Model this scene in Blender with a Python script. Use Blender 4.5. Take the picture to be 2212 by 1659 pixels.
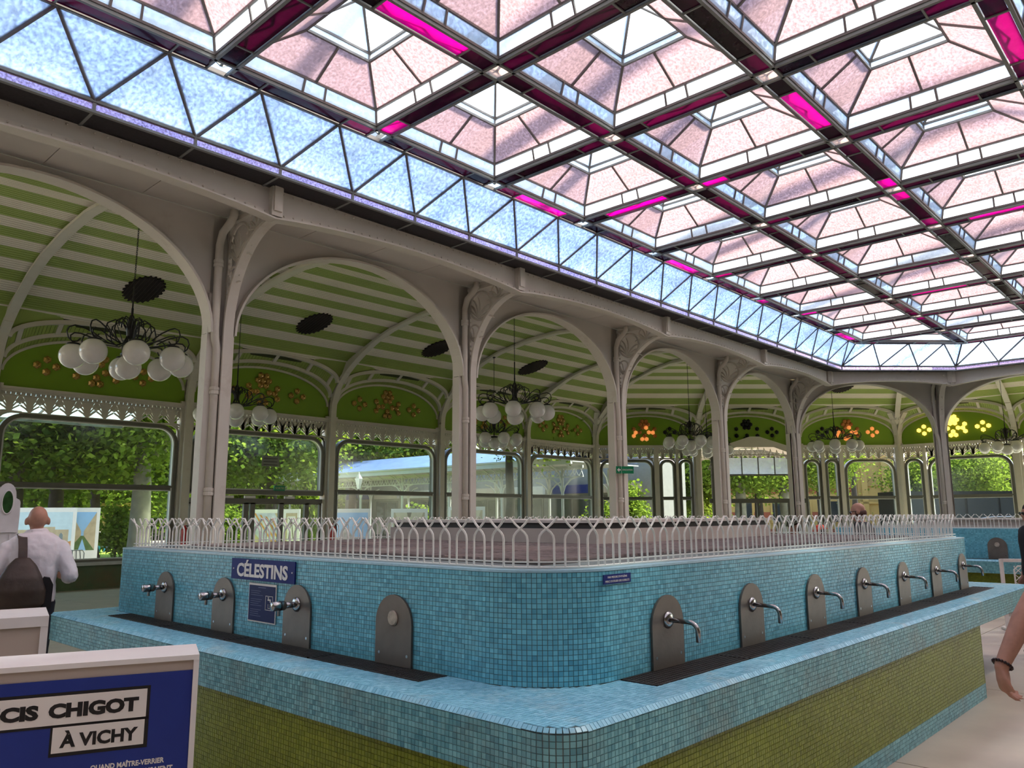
import bpy, math, random
import numpy as np
from mathutils import Vector, Matrix

for _o in list(bpy.data.objects):
    bpy.data.objects.remove(_o, do_unlink=True)
S = bpy.context.scene
COL = S.collection
PI = math.pi
RND = random.Random(7)

# ---------------------------------------------------------------- camera
EYE = 1.68
F_PX, PITCH, ROLL, YAW = 1695.0, math.radians(9.54), math.radians(-0.28), math.radians(42.95)
_fw = Vector((math.cos(YAW) * math.cos(PITCH), math.sin(YAW) * math.cos(PITCH), math.sin(PITCH)))
_rt = Vector((math.sin(YAW), -math.cos(YAW), 0))
_up = _rt.cross(_fw)
_rt, _up = (math.cos(ROLL) * _rt + math.sin(ROLL) * _up, -math.sin(ROLL) * _rt + math.cos(ROLL) * _up)
cam = bpy.data.objects.new('camera', bpy.data.cameras.new('camera'))
COL.objects.link(cam)
cam.data.sensor_width = 36
cam.data.lens = F_PX * 36 / 2212
cam.data.clip_start = 0.05
cam.data.clip_end = 400
_m = Matrix((_rt, _up, -_fw)).transposed().to_4x4()
_m.translation = (0, 0, EYE)
cam.matrix_world = _m
S.camera = cam

# ---------------------------------------------------------------- sky, sun, exposure
SUN_DIR = Vector((0.55, -0.42, 1.0)).normalized()
W = bpy.data.worlds.new('World')
S.world = W
W.use_nodes = True
_nt = W.node_tree
_nt.nodes.clear()
_sky = _nt.nodes.new('ShaderNodeTexSky')
_sky.sky_type = 'NISHITA'
_sky.sun_disc = False
_sky.sun_elevation = math.asin(SUN_DIR.z)
_sky.sun_rotation = math.atan2(SUN_DIR.x, SUN_DIR.y)
_sky.air_density = 1.0
_sky.dust_density = 2.0
_bg = _nt.nodes.new('ShaderNodeBackground')
_bg.inputs['Strength'].default_value = 0.20
_out = _nt.nodes.new('ShaderNodeOutputWorld')
_nt.links.new(_sky.outputs[0], _bg.inputs[0])
_nt.links.new(_bg.outputs[0], _out.inputs[0])
sun = bpy.data.objects.new('sun', bpy.data.lights.new('sun', 'SUN'))
COL.objects.link(sun)
sun.data.energy = 5.0
sun.data.angle = math.radians(5)
sun.data.color = (1.0, 0.94, 0.82)
sun.rotation_euler = SUN_DIR.to_track_quat('Z', 'Y').to_euler()
sun.location = (0, 0, 40)
S.view_settings.view_transform = 'Standard'
S.view_settings.look = 'None'
S.view_settings.gamma = 1
S.view_settings.use_curve_mapping = False
S.view_settings.exposure = 1.92
cy = S.cycles
cy.max_bounces = 6
cy.diffuse_bounces = 3
cy.glossy_bounces = 2
cy.transmission_bounces = 4
cy.transparent_max_bounces = 8
cy.use_adaptive_sampling = True
cy.adaptive_threshold = 0.03
cy.caustics_reflective = False
cy.caustics_refractive = False
cy.use_denoising = True
cy.sample_clamp_indirect = 6.0

# ---------------------------------------------------------------- materials
MATS = {}


def _n(nt, t, **kw):
    n = nt.nodes.new(t)
    for k, v in kw.items():
        setattr(n, k, v)
    return n


def ramp(nt, fac, cols):
    r = _n(nt, 'ShaderNodeValToRGB')
    e = r.color_ramp.elements
    while len(e) < len(cols):
        e.new(0.5)
    for i, (p, c) in enumerate(cols):
        e[i].position = p
        e[i].color = (*c, 1)
    nt.links.new(fac, r.inputs[0])
    return r.outputs[0]


def mat(name, col, rough=0.6, metal=0.0, var=0.12, scale=6.0, bump=0.0, bscale=40.0, spec=0.4, coat=0.0, col2=None, attr=None, stain=None):
    """painted / metal / cloth surface: base colour broken up by noise (or by a per-piece value) and fine relief"""
    if name in MATS:
        return MATS[name]
    m = bpy.data.materials.new(name)
    m.use_nodes = True
    nt = m.node_tree
    b = nt.nodes['Principled BSDF']
    b.inputs['Roughness'].default_value = rough
    b.inputs['Metallic'].default_value = metal
    b.inputs['Specular IOR Level'].default_value = spec
    b.inputs['Coat Weight'].default_value = coat
    co = _n(nt, 'ShaderNodeTexCoord').outputs['Object']
    nz = _n(nt, 'ShaderNodeTexNoise')
    nz.inputs['Scale'].default_value = scale
    nz.inputs['Detail'].default_value = 6
    nt.links.new(co, nz.inputs['Vector'])
    lo = tuple(max(0, c * (1 - var)) for c in col)
    hi = tuple(min(1, c * (1 + var)) for c in (col2 or col))
    if attr == 'rnd':
        fac = _n(nt, 'ShaderNodeAttribute', attribute_name='rnd').outputs['Fac']
    elif attr == 'object':
        fac = _n(nt, 'ShaderNodeObjectInfo').outputs['Random']
    else:
        fac = nz.outputs['Fac']
    c = ramp(nt, fac, [(0.25 if attr is None else 0, lo), (0.75 if attr is None else 1, hi)])
    if stain:
        n2 = _n(nt, 'ShaderNodeTexNoise')
        n2.inputs['Scale'].default_value = stain[1]
        n2.inputs['Detail'].default_value = 8
        n2.inputs['Roughness'].default_value = 0.65
        nt.links.new(_n(nt, 'ShaderNodeNewGeometry').outputs['Position'], n2.inputs['Vector'])
        mx = _n(nt, 'ShaderNodeMix', data_type='RGBA')
        f = ramp(nt, n2.outputs['Fac'], [(stain[2], (0, 0, 0)), (stain[2] + 0.16, (stain[3],) * 3)])
        nt.links.new(f, mx.inputs['Factor'])
        nt.links.new(c, mx.inputs['A'])
        mx.inputs['B'].default_value = (*stain[0], 1)
        c = mx.outputs['Result']
    nt.links.new(c, b.inputs['Base Color'])
    if bump:
        n3 = _n(nt, 'ShaderNodeTexNoise')
        n3.inputs['Scale'].default_value = bscale
        n3.inputs['Detail'].default_value = 4
        nt.links.new(co, n3.inputs['Vector'])
        bp = _n(nt, 'ShaderNodeBump')
        bp.inputs['Strength'].default_value = bump
        bp.inputs['Distance'].default_value = 0.01
        nt.links.new(n3.outputs['Fac'], bp.inputs['Height'])
        nt.links.new(bp.outputs[0], b.inputs['Normal'])
    MATS[name] = m
    return m


def pane_mat(name, tint, trans=0.4, diff=None, gloss=0.06, scale=9.0, contrast=0.25, rnd=None, bump=0.0, dirt=None):
    """thin textured glass: part of the light goes straight through, part is scattered, a little is mirrored"""
    if name in MATS:
        return MATS[name]
    m = bpy.data.materials.new(name)
    m.use_nodes = True
    nt = m.node_tree
    nt.nodes.clear()
    out = _n(nt, 'ShaderNodeOutputMaterial')
    nz = _n(nt, 'ShaderNodeTexNoise')
    nz.inputs['Scale'].default_value = scale
    nz.inputs['Detail'].default_value = 7
    nz.inputs['Roughness'].default_value = 0.7
    pos = _n(nt, 'ShaderNodeNewGeometry')
    nt.links.new(pos.outputs['Position'], nz.inputs['Vector'])
    lo = tuple(c * (1 - contrast) for c in tint)
    c = ramp(nt, nz.outputs['Fac'], [(0.38, lo), (0.62, tint)])
    if rnd:
        oi = _n(nt, 'ShaderNodeObjectInfo')
        c = ramp(nt, oi.outputs['Random'], rnd)
    tl = _n(nt, 'ShaderNodeBsdfTranslucent')
    tr = _n(nt, 'ShaderNodeBsdfTransparent')
    nt.links.new(c, tl.inputs['Color'])
    nt.links.new(c, tr.inputs['Color'])
    mx = _n(nt, 'ShaderNodeMixShader')
    f = ramp(nt, nz.outputs['Fac'], [(0.40, (max(0, trans - 0.12),) * 3), (0.60, (min(1, trans + 0.12),) * 3)])
    nt.links.new(f, mx.inputs[0])
    nt.links.new(tl.outputs[0], mx.inputs[1])
    nt.links.new(tr.outputs[0], mx.inputs[2])
    gl = _n(nt, 'ShaderNodeBsdfGlossy')
    gl.inputs['Roughness'].default_value = 0.12
    if bump:
        bp = _n(nt, 'ShaderNodeBump')
        bp.inputs['Strength'].default_value = bump
        bp.inputs['Distance'].default_value = 0.01
        nt.links.new(nz.outputs['Fac'], bp.inputs['Height'])
        nt.links.new(bp.outputs[0], gl.inputs['Normal'])
        nt.links.new(bp.outputs[0], tl.inputs['Normal'])
    m2 = _n(nt, 'ShaderNodeMixShader')
    m2.inputs[0].default_value = gloss
    nt.links.new(mx.outputs[0], m2.inputs[1])
    nt.links.new(gl.outputs[0], m2.inputs[2])
    nt.links.new(m2.outputs[0], out.inputs[0])
    MATS[name] = m
    return m


def leaf_mat(name, c1, c2, tl=0.5):
    if name in MATS:
        return MATS[name]
    m = bpy.data.materials.new(name)
    m.use_nodes = True
    nt = m.node_tree
    nt.nodes.clear()
    out = _n(nt, 'ShaderNodeOutputMaterial')
    a = _n(nt, 'ShaderNodeAttribute', attribute_name='rnd')
    c = ramp(nt, a.outputs['Fac'], [(0, c1), (1, c2)])
    d = _n(nt, 'ShaderNodeBsdfDiffuse')
    t = _n(nt, 'ShaderNodeBsdfTranslucent')
    nt.links.new(c, d.inputs[0])
    br = _n(nt, 'ShaderNodeMix', data_type='RGBA')
    br.inputs['Factor'].default_value = 0.4
    br.inputs['B'].default_value = (0.45, 0.55, 0.06, 1)
    nt.links.new(c, br.inputs['A'])
    nt.links.new(br.outputs['Result'], t.inputs[0])
    mx = _n(nt, 'ShaderNodeMixShader')
    mx.inputs[0].default_value = tl
    nt.links.new(d.outputs[0], mx.inputs[1])
    nt.links.new(t.outputs[0], mx.inputs[2])
    nt.links.new(mx.outputs[0], out.inputs[0])
    MATS[name] = m
    return m


CREAM = mat('cream_paint', (0.70, 0.655, 0.555), 0.55, var=0.05, scale=2.5, bump=0.08, bscale=18, stain=((0.34, 0.24, 0.15), 2.2, 0.60, 0.35))
CREAM2 = mat('cream_panel', (0.68, 0.635, 0.55), 0.6, var=0.05, scale=1.5, stain=((0.36, 0.28, 0.2), 1.6, 0.62, 0.3))
BEIGE_P = mat('plank_cream', (0.90, 0.83, 0.69), 0.42, var=0.06, scale=1.2)
GREEN_P = mat('plank_green', (0.36, 0.46, 0.11), 0.42, var=0.10, scale=1.2)
GREEN_W = mat('green_wall_paint', (0.22, 0.38, 0.022), 0.55, var=0.06, scale=1.0)
FRAME = mat('window_frame_grey', (0.16, 0.155, 0.125), 0.45, var=0.08)
FRAME_L = mat('window_inner_edge', (0.55, 0.56, 0.52), 0.4, var=0.05)
BAR = mat('glazing_bar_grey', (0.24, 0.25, 0.23), 0.5, metal=0.1, var=0.08)
BAR_D = mat('glazing_bar_dark', (0.17, 0.15, 0.14), 0.5, var=0.1)
BLACK = mat('black_iron', (0.012, 0.012, 0.013), 0.4, var=0.1)
DARKGRILLE = mat('dark_grille', (0.035, 0.032, 0.034), 0.7, var=0.25, scale=30)
GLOBE = mat('opal_globe', (0.84, 0.82, 0.78), 0.15, var=0.03, scale=12, coat=0.5)
STEEL = mat('brushed_steel', (0.17, 0.15, 0.13), 0.42, metal=0.6, var=0.2, scale=7, bump=0.05, bscale=60)
CHROME = mat('chrome', (0.42, 0.42, 0.42), 0.2, metal=1.0, var=0.05)
GRATE = mat('grate_iron', (0.05, 0.045, 0.042), 0.55, metal=0.4, var=0.3, scale=20)
GROUT = mat('grout', (0.16, 0.19, 0.18), 0.9, var=0.15, scale=12)
GROUT_G = mat('grout_green', (0.17, 0.18, 0.03), 0.9, var=0.15, scale=12)
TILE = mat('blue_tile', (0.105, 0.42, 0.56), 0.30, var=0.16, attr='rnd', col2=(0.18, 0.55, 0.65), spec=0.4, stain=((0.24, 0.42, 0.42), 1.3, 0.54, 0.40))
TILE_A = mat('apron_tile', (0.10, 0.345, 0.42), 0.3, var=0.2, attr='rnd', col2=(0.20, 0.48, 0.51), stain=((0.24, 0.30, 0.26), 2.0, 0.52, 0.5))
TILE_T = mat('bench_tile', (0.24, 0.60, 0.78), 0.25, var=0.12, attr='rnd', col2=(0.34, 0.70, 0.84), stain=((0.62, 0.68, 0.62), 2.6, 0.55, 0.45))  # blue tile lightened in colour to mimic skylight reflecting off the bench top
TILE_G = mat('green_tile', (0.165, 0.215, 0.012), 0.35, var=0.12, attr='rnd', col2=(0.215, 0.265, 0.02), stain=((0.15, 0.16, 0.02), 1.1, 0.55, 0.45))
WHITE_F = mat('white_fence_paint', (0.80, 0.78, 0.70), 0.4, var=0.06, scale=9, stain=((0.35, 0.24, 0.13), 14, 0.66, 0.35))
FLOOR = mat('pale_concrete', (0.53, 0.465, 0.375), 0.42, var=0.10, scale=2.2, bump=0.03, bscale=30, stain=((0.38, 0.31, 0.22), 0.9, 0.55, 0.4))
JOINT = mat('floor_joint', (0.30, 0.26, 0.20), 0.8)
MATTING = mat('brown_matting', (0.25, 0.20, 0.185), 0.8, var=0.35, scale=14, bump=0.3, bscale=60)
NAVY = mat('navy_enamel', (0.010, 0.024, 0.17), 0.5, var=0.06, spec=0.15)
NAVY_L = mat('navy_poster', (0.012, 0.022, 0.10), 0.5, var=0.15, scale=3, spec=0.15)
ROYAL = mat('royal_blue_print', (0.014, 0.035, 0.24), 0.45, var=0.06)
PAPER = mat('white_print', (0.80, 0.76, 0.70), 0.5, var=0.03)
LETTER = mat('sign_white', (0.82, 0.80, 0.76), 0.45, var=0.03)
INK = mat('black_print', (0.012, 0.011, 0.011), 0.5)
WHITE_B = mat('white_board', (0.80, 0.77, 0.73), 0.45, var=0.03)
BEIGE_B = mat('beige_board', (0.50, 0.42, 0.35), 0.55, var=0.05, scale=3)
SIGN_G = mat('green_sign', (0.0, 0.22, 0.08), 0.4, var=0.05)
PANE_BAND = pane_mat('hammered_white_glass', (0.72, 0.82, 0.94), 0.42, scale=26, contrast=0.42)
PANE_CLEAR = pane_mat('clear_glass', (0.92, 0.97, 1.0), 0.50, scale=20, contrast=0.16)
PANE_PINK = pane_mat('pink_glass', (0.60, 0.485, 0.49), 0.42, scale=34, contrast=0.36, bump=0.25)
PANE_LILAC = pane_mat('lilac_glass', (0.80, 0.68, 0.86), 0.80, scale=40, contrast=0.45)
PANE_PURPLE = pane_mat('purple_glass', (0.10, 0.01, 0.06), 0.15, rnd=[(0, (0.03, 0.006, 0.02)), (0.55, (0.10, 0.006, 0.06)), (0.88, (0.20, 0.007, 0.11)), (0.96, (0.70, 0.006, 0.40))])  # dark tints imitate panes shaded by steelwork, bright magenta imitates sun on panes
PANE_WIN = pane_mat('window_glass', (0.86, 0.92, 0.90), 1.2, scale=2, contrast=0.02, gloss=0.05)


# ---------------------------------------------------------------- mesh helpers
class MB:
    def __init__(s):
        s.v, s.f, s.r = [], [], []

    def add(s, v, f, r=None):
        o = len(s.v)
        s.v += [tuple(p) for p in v]
        s.f += [tuple(i + o for i in q) for q in f]
        if r is not None:
            s.r += [r] * len(f)
        return s

    def box(s, x0, x1, y0, y1, z0, z1, r=None):
        v = [(x0, y0, z0), (x1, y0, z0), (x1, y1, z0), (x0, y1, z0), (x0, y0, z1), (x1, y0, z1), (x1, y1, z1), (x0, y1, z1)]
        return s.add(v, [(0, 3, 2, 1), (4, 5, 6, 7), (0, 1, 5, 4), (1, 2, 6, 5), (2, 3, 7, 6), (3, 0, 4, 7)], r)

    def bar(s, a, b, w, h, up=(0, 0, 1), ext=0.0):
        """rectangular bar from a to b, w across, h along up"""
        a, b = Vector(a), Vector(b)
        d = (b - a).normalized()
        a, b = a - d * ext, b + d * ext
        u = Vector(up)
        sd = d.cross(u)
        if sd.length < 1e-5:
            sd = d.cross(Vector((1, 0, 0)))
        sd.normalize()
        u = sd.cross(d).normalized()
        v = []
        for p in (a, b):
            for i, j in ((-1, -1), (1, -1), (1, 1), (-1, 1)):
                v.append(p + sd * (w / 2 * i) + u * (h / 2 * j))
        return s.add(v, [(0, 1, 2, 3), (7, 6, 5, 4), (0, 4, 5, 1), (1, 5, 6, 2), (2, 6, 7, 3), (3, 7, 4, 0)])

    def tube(s, pts, r, n=6, cap=True, closed=False):
        pts = [Vector(p) for p in pts]
        m = len(pts)
        rr = r if isinstance(r, (list, tuple)) else [r] * m
        v = []
        ref = None
        for i, p in enumerate(pts):
            t = (pts[(i + 1) % m] if closed or i < m - 1 else p) - (pts[i - 1] if closed or i > 0 else p)
            if t.length < 1e-9:
                t = Vector((0, 0, 1))
            t.normalize()
            if ref is None:
                ref = t.orthogonal()
            ref = ref - t * ref.dot(t)
            if ref.length < 1e-6:
                ref = t.orthogonal()
            ref.normalize()
            b = t.cross(ref)
            for k in range(n):
                a = 2 * PI * k / n
                v.append(p + (ref * math.cos(a) + b * math.sin(a)) * rr[i])
        f = []
        for i in range(m if closed else m - 1):
            j = (i + 1) % m
            for k in range(n):
                f.append((i * n + k, i * n + (k + 1) % n, j * n + (k + 1) % n, j * n + k))
        if cap and not closed:
            f.append(tuple(range(n))[::-1])
            f.append(tuple((m - 1) * n + k for k in range(n)))
        return s.add(v, f)

    def sweep(s, pts, w, h, side):
        """flat bar of width w (along side) and height h following pts; side is a constant vector"""
        pts = [Vector(p) for p in pts]
        sd = Vector(side).normalized()
        v = []
        for i, p in enumerate(pts):
            t = (pts[min(i + 1, len(pts) - 1)] - pts[max(i - 1, 0)]).normalized()
            u = sd.cross(t).normalized()
            for a, b in ((-1, -1), (1, -1), (1, 1), (-1, 1)):
                v.append(p + sd * (w / 2 * a) + u * (h / 2 * b))
        f = []
        for i in range(len(pts) - 1):
            for k in range(4):
                f.append((i * 4 + k, i * 4 + (k + 1) % 4, i * 4 + 4 + (k + 1) % 4, i * 4 + 4 + k))
        f += [(3, 2, 1, 0), tuple((len(pts) - 1) * 4 + k for k in range(4))]
        return s.add(v, f)

    def prism(s, poly, fn, t0, t1):
        """2-D outline extruded from t0 to t1; fn(a, b, t) -> point"""
        n = len(poly)
        v = [fn(a, b, t0) for a, b in poly] + [fn(a, b, t1) for a, b in poly]
        f = [tuple(range(n))[::-1], tuple(range(n, 2 * n))]
        f += [(i, (i + 1) % n, n + (i + 1) % n, n + i) for i in range(n)]
        return s.add(v, f)

    def ribbon(s, inner, outer, fn, t0, t1):
        """solid band between two open curves of equal length"""
        n = len(inner)
        v = [fn(a, b, t0) for a, b in inner] + [fn(a, b, t0) for a, b in outer] + [fn(a, b, t1) for a, b in inner] + [fn(a, b, t1) for a, b in outer]
        f = []
        for i in range(n - 1):
            f += [(i, i + 1, n + i + 1, n + i), (2 * n + i + 1, 2 * n + i, 3 * n + i, 3 * n + i + 1),
                  (i + 1, i, 2 * n + i, 2 * n + i + 1), (n + i, n + i + 1, 3 * n + i + 1, 3 * n + i)]
        f += [(0, n, 3 * n, 2 * n), (n - 1, 3 * n - 1, 4 * n - 1, 2 * n - 1)]
        return s.add(v, f)

    def lathe(s, prof, n=16, c=(0, 0, 0), axis='z'):
        v, f = [], []
        for r, z in prof:
            for k in range(n):
                a = 2 * PI * k / n
                x, y = r * math.cos(a), r * math.sin(a)
                p = (x, y, z) if axis == 'z' else ((x, z, y) if axis == 'y' else (z, x, y))
                v.append((p[0] + c[0], p[1] + c[1], p[2] + c[2]))
        m = len(prof)
        for i in range(m - 1):
            for k in range(n):
                f.append((i * n + k, i * n + (k + 1) % n, (i + 1) * n + (k + 1) % n, (i + 1) * n + k))
        f.append(tuple(range(n))[::-1])
        f.append(tuple((m - 1) * n + k for k in range(n)))
        return s.add(v, f)

    def sphere(s, c, r, n=14, m=9, sq=(1, 1, 1)):
        v, f = [], []
        for i in range(m + 1):
            t = PI * i / m
            for k in range(n):
                a = 2 * PI * k / n
                v.append((c[0] + r * sq[0] * math.sin(t) * math.cos(a), c[1] + r * sq[1] * math.sin(t) * math.sin(a), c[2] + r * sq[2] * math.cos(t)))
        for i in range(m):
            for k in range(n):
                f.append((i * n + k, (i + 1) * n + k, (i + 1) * n + (k + 1) % n, i * n + (k + 1) % n))
        return s.add(v, f)

    def mesh(s, name, m=None, smooth=False):
        me = bpy.data.meshes.new(name)
        me.from_pydata(s.v, [], s.f)
        if s.r and len(s.r) == len(s.f):
            a = me.attributes.new('rnd', 'FLOAT', 'FACE')
            a.data.foreach_set('value', s.r)
        if m:
            me.materials.append(m)
        if smooth:
            me.polygons.foreach_set('use_smooth', [True] * len(me.polygons))
        me.update()
        return me


def ob(name, me, parent=None, loc=(0, 0, 0), rz=0.0, mw=None):
    o = bpy.data.objects.new(name, me)
    COL.objects.link(o)
    if parent is not None:
        o.parent = parent
    if mw is not None:
        o.matrix_local = mw
    else:
        o.location = loc
        o.rotation_euler = (0, 0, rz)
    return o


def tag(o, label, cat=None, group=None, kind=None):
    o['label'] = label
    if cat:
        o['category'] = cat
    if group:
        o['group'] = group
    if kind:
        o['kind'] = kind
    return o


def thing(name, label, cat, loc=(0, 0, 0), rz=0.0, group=None, kind=None, mw=None):
    return tag(ob(name, None, None, loc, rz, mw), label, cat, group, kind)


def arcpts(cx, cy, rx, ry, a0, a1, n):
    return [(cx + rx * math.cos(a0 + (a1 - a0) * i / n), cy + ry * math.sin(a0 + (a1 - a0) * i / n)) for i in range(n + 1)]


ORD = ['first', 'second', 'third', 'fourth', 'fifth', 'sixth', 'seventh', 'eighth', 'ninth', 'tenth', 'eleventh', 'twelfth', 'thirteenth', 'fourteenth', 'fifteenth', 'sixteenth', 'seventeenth', 'eighteenth', 'nineteenth', 'twentieth']


def smooth(o, angle=None):
    o.data.polygons.foreach_set('use_smooth', [True] * len(o.data.polygons))
    return o


def text_mesh(txt, size, m, depth=0.002, align='CENTER', spacing=1.0, bold=0.0):
    """flat lettering as a mesh lying in local x (reading) / z (up), facing -y"""
    cu = bpy.data.curves.new('lettering', 'FONT')
    cu.body = txt
    cu.size = size
    cu.align_x = align
    cu.align_y = 'CENTER'
    cu.extrude = depth
    cu.space_character = spacing
    cu.offset = bold
    cu.resolution_u = 3
    tmp = bpy.data.objects.new('lettering', cu)
    COL.objects.link(tmp)
    dg = bpy.context.evaluated_depsgraph_get()
    me = bpy.data.meshes.new_from_object(tmp.evaluated_get(dg))
    bpy.data.objects.remove(tmp, do_unlink=True)
    bpy.data.curves.remove(cu)
    me.transform(Matrix.Rotation(PI / 2, 4, 'X'))
    me.materials.clear()
    me.materials.append(m)
    return me


def text_size(me):
    xs = [v.co.x for v in me.vertices]
    zs = [v.co.z for v in me.vertices]
    return min(xs), max(xs), min(zs), max(zs)


# plan of the hall: arcade line (d = 0) with a 45 degree corner; d runs outwards, u along, per run
T22 = math.tan(PI / 8)
BAY = 4.505
HALL = 10.7                       # arcade to outer wall
C1 = Vector((22.81, 9.8, 0))
C2 = C1 + Vector((1, -1, 0)).normalized() * BAY
RUN = {'A': (C1, 0.0), 'B': (C1, -PI / 4), 'C': (C2, -PI / 2)}


def frame(run):
    o, a = RUN[run]
    return Matrix.Translation(o) @ Matrix.Rotation(a, 4, 'Z')


VE = [0, .30, .60, 1.0, 1.54, 2.2, 2.9, 4.2, 5.35]
VZ = [5.52, 5.90, 6.20, 6.40, 6.60, 6.83, 7.03, 7.24, 7.31]
RE = [0, .20, .44, 1.0, 1.54, 2.2, 2.9, 4.2, 5.35]
RZL = [5.00, 5.45, 5.76, 6.16, 6.47, 6.77, 6.98, 7.18, 7.25]


def vault_z(d):
    return float(np.interp(min(d, HALL - d), VE, VZ))


def rib_z(d):
    return float(np.interp(min(d, HALL - d), RE, RZL))
# ================================================================ floor and ground
SLAB = 3.0
fl = tag(ob('floor', MB().box(-9, 39, -15, 20.75, -0.20, -0.012).mesh('floor', JOINT)), 'pale concrete floor of the hall laid in large slabs', 'floor', kind='structure')
_slab = MB().box(0.006, SLAB - 0.006, 0.006, SLAB - 0.006, -0.012, 0).mesh('slab', FLOOR)
for i in range(16):
    for j in range(12):
        x, y = -9 + i * SLAB, -15 + j * SLAB
        if x + y < 47 and not (x < 0 and y < -6):
            ob('slab', _slab, fl, (x, y, 0))

# ================================================================ barrel vault with striped planks
_ds = np.linspace(0, HALL, 2001)
_zs = np.array([vault_z(d) for d in _ds])
_arc = np.concatenate([[0], np.cumsum(np.hypot(np.diff(_ds), np.diff(_zs)))])
ARC = float(_arc[-1])
NPL = 140


def at_arc(s):
    d = float(np.interp(s, _arc, _ds))
    return d, float(np.interp(s, _arc, _zs))


RUNS = {'A': (-31.0, None), 'B': (None, None), 'C': (None, 16.0)}


def ends(run, d):
    lo, hi = RUNS[run]
    a = lo if lo is not None else -d * T22
    b = hi if hi is not None else (d * T22 if run == 'A' else BAY + d * T22)
    return a, b


SHEET = mat('dark_board_backing', (0.05, 0.06, 0.02), 0.8)
for run, lab in (('A', 'striped green and cream planked barrel vault along the left gallery'), ('B', 'striped green and cream planked vault over the canted corner'), ('C', 'striped planked vault over the far end gallery')):
    b = MB()
    prev = None
    for k in range(29):
        d, z = at_arc((ARC - 0.78) * k / 28)
        u0, u1 = ends(run, d)
        ring = [(u0, d, z + 0.05), (u1, d, z + 0.05), (u1, d, z + 0.16), (u0, d, z + 0.16)]
        if prev:
            v = prev + ring
            b.add(v, [(0, 1, 5, 4), (7, 6, 2, 3), (0, 4, 7, 3), (1, 2, 6, 5)])
        prev = ring
    root = tag(ob('ceiling', b.mesh('ceiling', SHEET), mw=frame(run)), lab, 'ceiling', kind='structure')
    RUNS[run + 'ceil'] = root
    for k in range(NPL):
        s0, s1 = ARC * k / NPL + 0.009, ARC * (k + 1) / NPL - 0.009
        (d0, z0), (d1, z1) = at_arc(s0), at_arc(s1)
        a0, b0 = ends(run, d0)
        a1, b1 = ends(run, d1)
        h = 0.022
        v = [(a0, d0, z0 + 0.03), (b0, d0, z0 + 0.03), (b1, d1, z1 + 0.03), (a1, d1, z1 + 0.03)]
        v = v + [(p[0], p[1], p[2] + h) for p in v]
        BX = [(3, 2, 1, 0), (4, 5, 6, 7), (0, 1, 5, 4), (1, 2, 6, 5), (2, 3, 7, 6), (3, 0, 4, 7)]
        smid = (s0 + s1) / 2
        me = MB()
        zm = (z0 + z1) / 2
        if d0 > HALL / 2 and zm < 6.19:
            # near the wall the planks only fill the corners between the lunette arches
            half = 2.12
            ed = {'A': [HALL * T22, 0] + [-BAY * q for q in range(1, 8)], 'B': [-HALL * T22 + 4.457 * q for q in range(4)], 'C': [-HALL * T22, 0, BAY, 2 * BAY, 3 * BAY]}[run]
            g = 0.10 + half * (1 - math.sqrt(max(0, 1 - (max(0, zm - 5.72) / 0.56) ** 2)))
            for c in ed:
                lo_, hi_ = max(c - g, min(a0, a1)), min(c + g, max(b0, b1))
                if hi_ - lo_ < 0.03:
                    continue
                vv = [(lo_, d0, z0 + 0.03), (hi_, d0, z0 + 0.03), (hi_, d1, z1 + 0.03), (lo_, d1, z1 + 0.03)]
                me.add(vv + [(p[0], p[1], p[2] + h) for p in vv], BX)
        else:
            me.add(v, BX)
        cream = ((smid - 10.66) / 0.848 + 0.25) % 1.0 < 0.5
        ob('plank', me.mesh('plank', BEIGE_P if cream else GREEN_P), root)
    # ribs under the planks on every column line, and along the mitres
    seg = [HALL * k / 40 for k in range(1, 40)]
    seg = [0.02] + seg + [HALL - 0.10]

    def rib_mesh(pos, sd):
        rb = MB()
        lo = [Vector((*pos(d), rib_z(d))) for d in seg]
        hi = [Vector((*pos(d), vault_z(d) + 0.05)) for d in seg]
        n = len(seg)
        w = sd * 0.05
        v = [p - w for p in lo] + [p - w for p in hi] + [p + w for p in lo] + [p + w for p in hi]
        f = []
        for i in range(n - 1):
            f += [(i, i + 1, n + i + 1, n + i), (2 * n + i + 1, 2 * n + i, 3 * n + i, 3 * n + i + 1), (i + 1, i, 2 * n + i, 2 * n + i + 1)]
        rb.add(v, f)
        rb.sweep([p - Vector((0, 0, 0.01)) for p in lo], 0.20, 0.03, sd)
        for s in (-1, 1):
            rb.sweep([p + sd * (0.088 * s) + Vector((0, 0, 0.012)) for p in lo], 0.022, 0.05, sd)
        return rb.mesh('rib', CREAM)

    rme = rib_mesh(lambda d: (0, d), Vector((1, 0, 0)))
    us = {'A': [-BAY * k for k in range(7)], 'B': [0, BAY], 'C': [BAY * k for k in range(4)]}[run]
    for u in us:
        ob('rib', rme, root, (u, 0, 0))
    if run != 'A':
        ob('rib', rib_mesh(lambda d: (-d * T22, d), Vector((1, T22, 0)).normalized()), root)

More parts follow.
